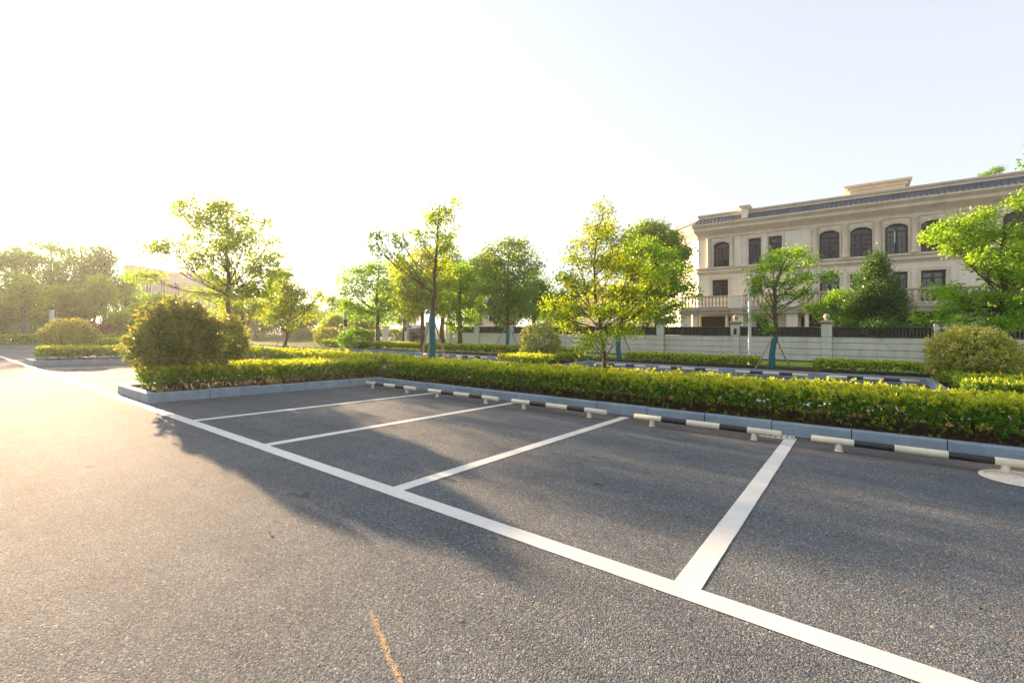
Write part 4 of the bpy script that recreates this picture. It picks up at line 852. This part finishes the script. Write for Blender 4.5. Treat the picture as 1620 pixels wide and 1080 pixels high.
for (a, b, z0, z1, arc) in allw:
    g = z0 < 0
    if arc:
        ap = arch_pts(a, b, z1, .28); m = MB()
        for s in range(len(ap)-1):
            (xa, za), (xb, zb) = ap[s], ap[s+1]; m.prism([(xa, za), (xb, zb), (xb, z1+.004), (xa, z1+.004)], YM-.004, YM+.30)
        # architrave following the arch
        ao = arch_pts(a-.12, b+.12, z1+.13, .31)
        for s in range(len(ap)-1): m.prism([ap[s], ap[s+1], ao[s+1], ao[s]], YM-.06, YM-.006)
        m.box(a-.12, a-.001, YM-.06, YM-.001, z0, ap[0][1]); m.box(b+.001, b+.12, YM-.06, YM-.001, z0, ap[0][1])
        cx = (a+b)/2; m.prism([(cx-.10, z1-.03), (cx+.10, z1-.03), (cx+.14, z1+.24), (cx-.14, z1+.24)], YM-.12, YM-.003)
        m.build('window_surround', M['stone_trim'], man)
    elif not g:
        m = MB(); t = .14; m.box(a-t, a-.001, YM-.06, YM-.001, z0-.05, z1+t); m.box(b+.001, b+t, YM-.06, YM-.001, z0-.05, z1+t); m.box(a-.001, b+.001, YM-.06, YM-.001, z1+.001, z1+t); m.box(a-t-.06, a-t, YM-.035, YM-.001, z0-.05, z1+t+.06); m.box(b+t, b+t+.06, YM-.035, YM-.001, z0-.05, z1+t+.06); m.box(a-t, b+t, YM-.035, YM-.001, z1+t+.001, z1+t+.06)
        m.build('window_surround', M['stone_trim'], man)
    m = MB(); yg = YM+(.42 if not g else .44)
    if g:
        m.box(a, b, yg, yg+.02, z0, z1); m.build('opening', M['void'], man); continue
    m.box(a+.04, b-.04, yg, yg+.012, z0+.04, z1-.02); win = m.build('window', M['glass'], man)
    m = MB(); f = .07; y0_, y1_ = yg-.07, yg-.002; cx = (a+b)/2
    m.box(a+.003, a+f, y0_, y1_, z0+.003, z1); m.box(b-f, b-.003, y0_, y1_, z0+.003, z1); m.box(a+f, b-f, y0_, y1_, z0+.003, z0+f); m.box(a+f, b-f, y0_, y1_, z1-.12, z1-.003)
    tr_ = z0+(z1-z0)*.74
    if z1-z0 > 1.5: m.box(a+f, b-f, y0_+.004, y1_, tr_, tr_+.08)
    m.box(cx-.07, cx+.07, y0_+.006, y1_, z0+f, tr_ if z1-z0 > 1.5 else z1-.12)
    for q in (.25, .75): xx = a+(b-a)*q; m.box(xx-.012, xx+.012, y0_+.02, y1_, z0+f, tr_)
    for q in (.42, .58): zz = z0+(z1-z0)*q; m.box(a+f, b-f, y0_+.022, y1_-.001, zz-.012, zz+.012)
    m.build('frame', M['frame'], win)
    if z0 > 3.1 and z0 < 3.3 or abs(a-wins3[5][0]) < .01:
        m = MB(); n = 5
        for i in range(n):
            for sgn in (-1, 1):
                xx = cx+sgn*((b-a)*.12+i*(b-a)*.055); m.box(xx-.03, xx+.03, yg-.0016-.0008*(i % 2), yg-.0004, z0+.1, z1-.14)
        m.build('curtain', M['curtain'], win)
    if z0 > 6:                              # iron balconet
        m = MB(); yr = YM+.10; zr = z0+.62
        m.box(a+.002, b-.002, yr, yr+.03, zr, zr+.035); m.box(a+.002, b-.002, yr, yr+.03, zr-.12, zr-.10); m.box(a+.002, b-.002, yr, yr+.03, z0+.06, z0+.085)
        n = 11
        for i in range(n): xx = a+(b-a)*(i+.5)/n; m.box(xx-.008, xx+.008, yr+.005, yr+.02, z0+.08, zr)
        m.build('balconet_rail', M['lantern'], win)
# open casement on two windows
for wq in (wins3[5], wins3[6]):
    cx = wq[0]+(wq[1]-wq[0])*.42; m = MB(); m.box(cx-.02, cx+.02, YM-.15, YM+.34, 7.25, 8.05); m.build('open_casement', M['white'], man)
# columns on the upper storey
m_cols = [1121.5, 1158, 1289.5, 1337.5, 1388.5, 1447, 1507]
for p in m_cols:
    x = fx(p, YM); r_ = .19 if p > 1200 else .15; m = MB()
    m.lathe((x, YM-.16, Z3+.06), [(r_*1.25, 0), (r_*1.25, .08), (r_*1.05, .12), (r_, .18), (r_*.98, 1.2), (r_*.86, 2.2), (r_*1.05, 2.24), (r_*1.2, 2.34), (r_*1.25, 2.42)], 20); m.build('column', M['stone_trim'], man)
for p0, p1 in ((1161.5, 1172.5), (1206, 1213), (1271, 1284)):
    a, b = fx(p0, YM), fx(p1, YM); m = MB(); m.box(a, b, YM-.10, YM-.001, Z3+.05, 8.86, .01); m.box(a-.04, b+.04, YM-.14, YM-.002, 8.74, 8.90, .01); m.build('pilaster', M['stone'], man)
# horizontal mouldings, running round the angled end
def mould(name, prof, mat, ext=0.0, xr=XR):
    """prof: (projection, z) from bottom to top; swept along angled bay then front"""
    m = MB(); path = []
    n = len(prof)
    dirs = [((XL-4.3, YM+4.3), (-1, 0)), ((XL-4.3, YM+4.3), None), ((XL, YM), None), ((xr, YM), (0, -1))]
    k = math.tan(R(22.5)); v = []
    for (pr, z) in prof: v.append((XL-4.3-pr, YM+9, z))
    for (pr, z) in prof: v.append((XL-4.3-pr, YM+4.3-pr*k, z))
    for (pr, z) in prof: v.append((XL-pr*k, YM-pr, z))
    for (pr, z) in prof: v.append((xr, YM-pr, z))
    f = []
    for s in range(3):
        for i in range(n-1): f.append((s*n+i, (s+1)*n+i, (s+1)*n+i+1, s*n+i+1))
    m.add(v, f); return m.build(name, mat, man)
mould('cornice', [(0.0, 8.92), (.10, 8.94), (.10, 9.14), (.14, 9.16), (.16, 9.22), (.20, 9.24), (.20, 9.28), (.28, 9.30), (.28, 9.34), (.36, 9.36), (.36, 9.40), (.44, 9.42), (.44, 9.46), (.52, 9.48), (.52, 9.52), (.60, 9.54), (.60, 9.76), (.66, 9.80), (.78, 9.92), (.84, 9.95), (.84, 10.06), (.70, 10.07)], M['stone_trim'])
mould('roof', [(.72, 10.065), (.10, 10.62), (.10, 10.64)], M['tiles'])
mould('parapet', [(.09, 10.5), (.02, 10.62), (.02, 10.80), (.10, 10.84), (.14, 10.93), (.14, 10.98), (-.4, 10.99)], M['stone_trim'])
mould('sill_band', [(0, 5.86), (.06, 5.88), (.10, 5.98), (.24, 6.06), (.24, 6.16), (.16, 6.18), (.16, 6.30), (.30, 6.34), (.30, 6.43), (0, 6.44)], M['stone_trim'])
m = MB(); m.box(XL+.2, XR, YM+.3, YM+15, 10.6, 10.9); m.box(XL-4.2, XL+.2, YM+4.7, YM+15, 10.6, 10.9); m.build('flat_roof', M['concrete'], man)
# dormer block and penthouse
x = fx(1180, YM); m = MB(); m.box(x-.22, x+.22, YM-.55, YM+.8, 10.1, 11.0, .01); m.box(x-.34, x+.34, YM-.65, YM+.9, 11.002, 11.12, .01); m.box(x-.42, x+.42, YM-.72, YM+.95, 11.122, 11.22, .02); m.build('roof_pier', M['stone'], man)
xa, xb = at(1345, 300, YM+6)[0], at(1432, 300, YM+6)[0]; zp = at(1390, 290, YM+6)[2]
m = MB(); m.box(xa, xb, YM+6, YM+11, 10.7, zp-.35); m.build('penthouse', M['stone_trim'], man)
m = MB(); m.box(xa-.15, xb+.15, YM+5.85, YM+11.15, zp-.348, zp-.1, .02); m.box(xa-.4, xb+.4, YM+5.6, YM+11.4, zp-.098, zp+.08, .03); m.build('penthouse_cornice', M['stone_trim'], man)
# grooves in the stone: thin raised string lines
m = MB()
for z in (4.55, 5.0): m.box(XL+.05, XR, YM-.012, YM-.001, z, z+.02)
# balcony: slab, rail and balusters
YBk = YM-1.25
def balcony(xa, xb, yb, parent):
    m = MB(); m.box(xa, xb, yb, YM-.02, 2.62, 2.96, .02); m.box(xa-.06, xb+.06, yb-.08, YM-.03, 2.78, 2.90, .015); m.box(xa-.04, xb+.04, yb-.04, YM-.025, 2.50, 2.618, .01)
    m.build('balcony_slab', M['rail_stone'], parent)
    m = MB(); m.box(xa, xb, yb+.02, yb+.24, 2.962, 3.10, .01); m.box(xa-.02, xb+.02, yb-.02, yb+.28, 3.90, 4.02, .02)
    n = max(3, int((xb-xa)/.27))
    for i in range(n):
        x = xa+(xb-xa)*(i+.5)/n; m.lathe((x, yb+.13, 3.10), [(.07, 0), (.07, .05), (.035, .08), (.045, .14), (.085, .27), (.075, .36), (.038, .58), (.035, .64), (.06, .68), (.06, .80)], 8)
    m.build('balustrade', M['rail_stone'], parent)
def blk(xa, xb, yb): m = MB(); m.box(xa, xb, yb-.03, yb+.33, 2.962, 3.898, .01); m.box(xa-.03, xb+.03, yb-.06, yb+.36, 3.90, 4.05, .02); m.build('balcony_pier', M['stone'], man)
bx = [(fx(1076, YBk), fx(1152, YBk)), (fx(1176, YBk), fx(1222, YBk)), (fx(1266, YBk), fx(1330, YBk)), (fx(1333, YBk), fx(1448, YBk)), (fx(1450, YBk), fx(1556, YBk)), (6.8, 12.5)]
for a, b in bx: balcony(a, b, YBk, man)
for p0, p1 in ((1152.5, 1175.5), (1222.5, 1265.5)):
    blk(fx(p0, YBk), fx(p1, YBk), YBk); m = MB(); m.box(fx(p0, YBk)+.01, fx(p1, YBk)-.01, YBk+.01, YM-.02, 2.5, 2.96); m.build('balcony_slab', M['rail_stone'], man)
# ground floor piers carrying the balcony
for p0, p1 in ((1077, 1092), (1096, 1104), (1148, 1151), (1158, 1176), (1244, 1262), (1273.5, 1279), (1318, 1330), (1424, 1444), (1504, 1520)):
    m = MB(); m.box(fx(p0, YBk+.3), fx(p1, YBk+.3), YBk+.25, YBk+.75, -.4, 2.498, .01); m.build('ground_floor_pier', M['stone'], man)

# ================================================================== OTHER BUILDINGS
def box_building(name, label, px0, px1, py_top, d, depth, mat, wins, roof=None):
    """front parallel to the picture plane is not assumed: front runs from px0 to px1 at depth d with own axes"""
    a = np.array(atd(px0, 516, d)); b = np.array(atd(px1, 516, d)); h = H+(516-py_top)*d/720.0
    u = (b-a); L = np.linalg.norm(u[:2]); ang = math.atan2(u[1], u[0])
    e = empty(name, (a[0], a[1], -.2), label, 'building'); 
    Rz = mathutils.Matrix.Translation((a[0], a[1], -.2)) @ mathutils.Matrix.Rotation(ang, 4, 'Z')
    def put(m, nm, mt, par):
        m.v = [tuple(Rz @ mathutils.Vector(v)) for v in m.v]; return m.build(nm, mt, par)
    hh = h+.2
    m = MB(); m.box(0, L, 0, depth, 0, hh); wall = put(m, 'wall', mat, e)
    if roof == 'flat':
        m = MB(); m.box(-.2, L+.2, -.2, depth+.2, hh+.002, hh+.35, .03); put(m, 'roof', M['stone_trim'], e)
    elif roof == 'hip':
        m = MB(); o_ = .6; rh = L*.13; v = [(-o_, -o_, hh), (L+o_, -o_, hh), (L+o_, depth+o_, hh), (-o_, depth+o_, hh), (L*.3, depth*.5, hh+rh), (L*.7, depth*.5, hh+rh)]
        m.add(v, [(0, 1, 5, 4), (1, 2, 5), (2, 3, 4, 5), (3, 0, 4), (3, 2, 1, 0)]); put(m, 'roof', M['tiles'], e)
    for (x0, x1, z0, z1) in wins:
        m = MB(); m.box(L*x0, L*x1, -.04, -.003, hh*z0, hh*z1); wn_ = put(m, 'window', M['glass'], e)
        m = MB(); f = .12
        m.box(L*x0-f, L*x0, -.12, -.002, hh*z0-f, hh*z1+f); m.box(L*x1, L*x1+f, -.12, -.002, hh*z0-f, hh*z1+f); m.box(L*x0, L*x1, -.12, -.002, hh*z1, hh*z1+f); m.box(L*x0, L*x1, -.12, -.002, hh*z0-f, hh*z0); m.box(L*(x0+x1)/2-.05, L*(x0+x1)/2+.05, -.10, -.045, hh*z0, hh*z1)
        put(m, 'frame', M['stone_trim'], wn_)
    return e
box_building('office_building', 'flat-roofed stone building with tall windows seen at left between trees', 204, 302, 433, 92, 14, M['concrete'],
             [(.28, .36, .35, .86), (.52, .59, .30, .86), (.68, .71, .20, .86), (.74, .82, .30, .86), (.10, .18, .35, .86), (.88, .94, .2, .86)], 'flat')
bld = box_building('office_tower', 'taller narrow block at the left shoulder of the stone building', 196, 208, 421, 91, 10, M['concrete'], [(.3, .7, .5, .6)], 'flat')
box_building('villa', 'cream villa with hipped roof half hidden behind the yellow-green maple', 872, 1075, 470, 60, 12, M['stone'],
             [(.10, .16, .55, .8), (.30, .36, .55, .8), (.5, .56, .55, .8), (.7, .76, .55, .8), (.10, .16, .1, .4), (.5, .56, .1, .4), (.7, .76, .1, .4)], 'hip')
box_building('villa', 'pale house glimpsed through the trees behind the staked layered tree', 735, 800, 478, 58, 10, M['stone'], [(.2, .35, .5, .75), (.6, .75, .5, .75)], 'hip')

# ================================================================== POLES
def pole(name, label, c, z0, parts, group=None):
    e = empty(name, (c[0], c[1], z0), label, 'lamp post', group)
    for nm, mt, prof in parts:
        m = MB(); m.lathe((c[0], c[1], z0), prof, 14); m.build(nm, M[mt], e)
    return e
c = atd(1186, 516, 18.3)
e = pole('white_pole', 'plain tall white pole standing before the garden wall', c, -.1, [('pole', 'white', [(.085, 0), (.085, .02), (.062, .03), (.058, 2.6), (.055, 3.5), (.02, 3.52)])])
e['category'] = 'pole'
m = MB(); m.box(c[0]-.05, c[0]+.05, c[1]-.09, c[1]-.05, 2.85, 3.15, .01); m.build('junction_box', M['white'], e)
m = MB(); m.lathe((c[0], c[1], 3.44), [(.07, 0), (.07, .05), (.03, .08)], 12); m.build('cap', M['white'], e)
c = atd(546, 516, 32); s = 32/720
zt = lambda py: (516-py)*s+H+.1
e = pole('street_lamp', 'black and white striped lamp post with flat disc top', c, -.1, [
    ('black_band', 'black', [(.12, zt(487)), (.12, zt(477)), (.05, zt(476))]), ('white_band', 'white', [(.115, zt(505)), (.115, zt(487)-.002)]), ('black_band', 'black', [(.12, zt(516)), (.12, zt(505)-.002)]),
    ('white_band', 'white', [(.115, zt(530)), (.115, zt(516)-.002)]), ('black_band', 'black', [(.125, 0), (.12, zt(530)-.002)])])
m = MB()
for q in (-.09, .09): m.tube([(c[0]+q, c[1], zt(477)-.15), (c[0]+q*1.4, c[1], zt(466)-.1)], .02, 6)
m.build('bracket', M['frame'], e)
m = MB(); m.lathe((c[0], c[1], zt(466)-.12), [(.05, 0), (.40, .04), (.44, .08), (.30, .13), (.05, .18)], 24); m.build('lamp_disc', M['grille'], e)
c = atd(82, 516, 44); s = 44/720
pole('street_lamp', 'short striped black and white post before the hazy wood', c, -.1, [('black_band', 'black', [(.20, zt(490)), (.20, zt(487)), (.1, zt(486))]), ('white_band', 'white', [(.19, zt(506)), (.19, zt(490)-.002)]), ('black_band', 'black', [(.2, 0), (.2, zt(506)-.002)])])
c = atd(516, 516, 55); s = 55/720
e = pole('street_lamp', 'thin pale street light with one arm beyond the lawn', c, -.1, [('pole', 'white', [(.12, 0), (.09, zt(494)), (.07, zt(489))])])
m = MB(); p0 = (c[0], c[1], zt(490)-.1); p1 = atd(522, 487, 55); p2 = atd(528, 486, 55); m.tube([p0, p1, p2], [.06, .05, .05], 6); m.build('arm', M['white'], e)
m = MB(); m.lathe((p2[0], p2[1], p2[2]-.1), [(.1, 0), (.38, .06), (.38, .12), (.1, .2)], 14); m.build('lamp_head', M['white'], e)
# little hoop and marker at far left
c0, c1 = atd(186, 531, 45), atd(192, 533, 45); m = MB()
m.tube([(c0[0], c0[1], -.1), (c0[0], c0[1], .85), (c1[0], c1[1], .85), (c1[0], c1[1], -.1)], .045, 8)
e = empty('hoop_barrier', (c0[0], c0[1], -.1), 'small white metal hoop beside the crimson dome shrub', 'barrier'); m.build('hoop', M['white'], e)

# ================================================================== HAZE

hz = MB(); hz.box(-710, 410, -310, 710, -1.5, 14.5); m = bpy.data.materials.new('haze_air'); m.use_nodes = True; t = m.node_tree; t.nodes.clear()
o_ = t.nodes.new('ShaderNodeOutputMaterial'); v_ = t.nodes.new('ShaderNodeVolumePrincipled'); v_.inputs['Density'].default_value = .0007; v_.inputs['Anisotropy'].default_value = .5; v_.inputs['Color'].default_value = (1, 1, 1, 1)
t.links.new(v_.outputs[0], o_.inputs['Volume']); tag(hz.build('haze', m), kind='stuff')
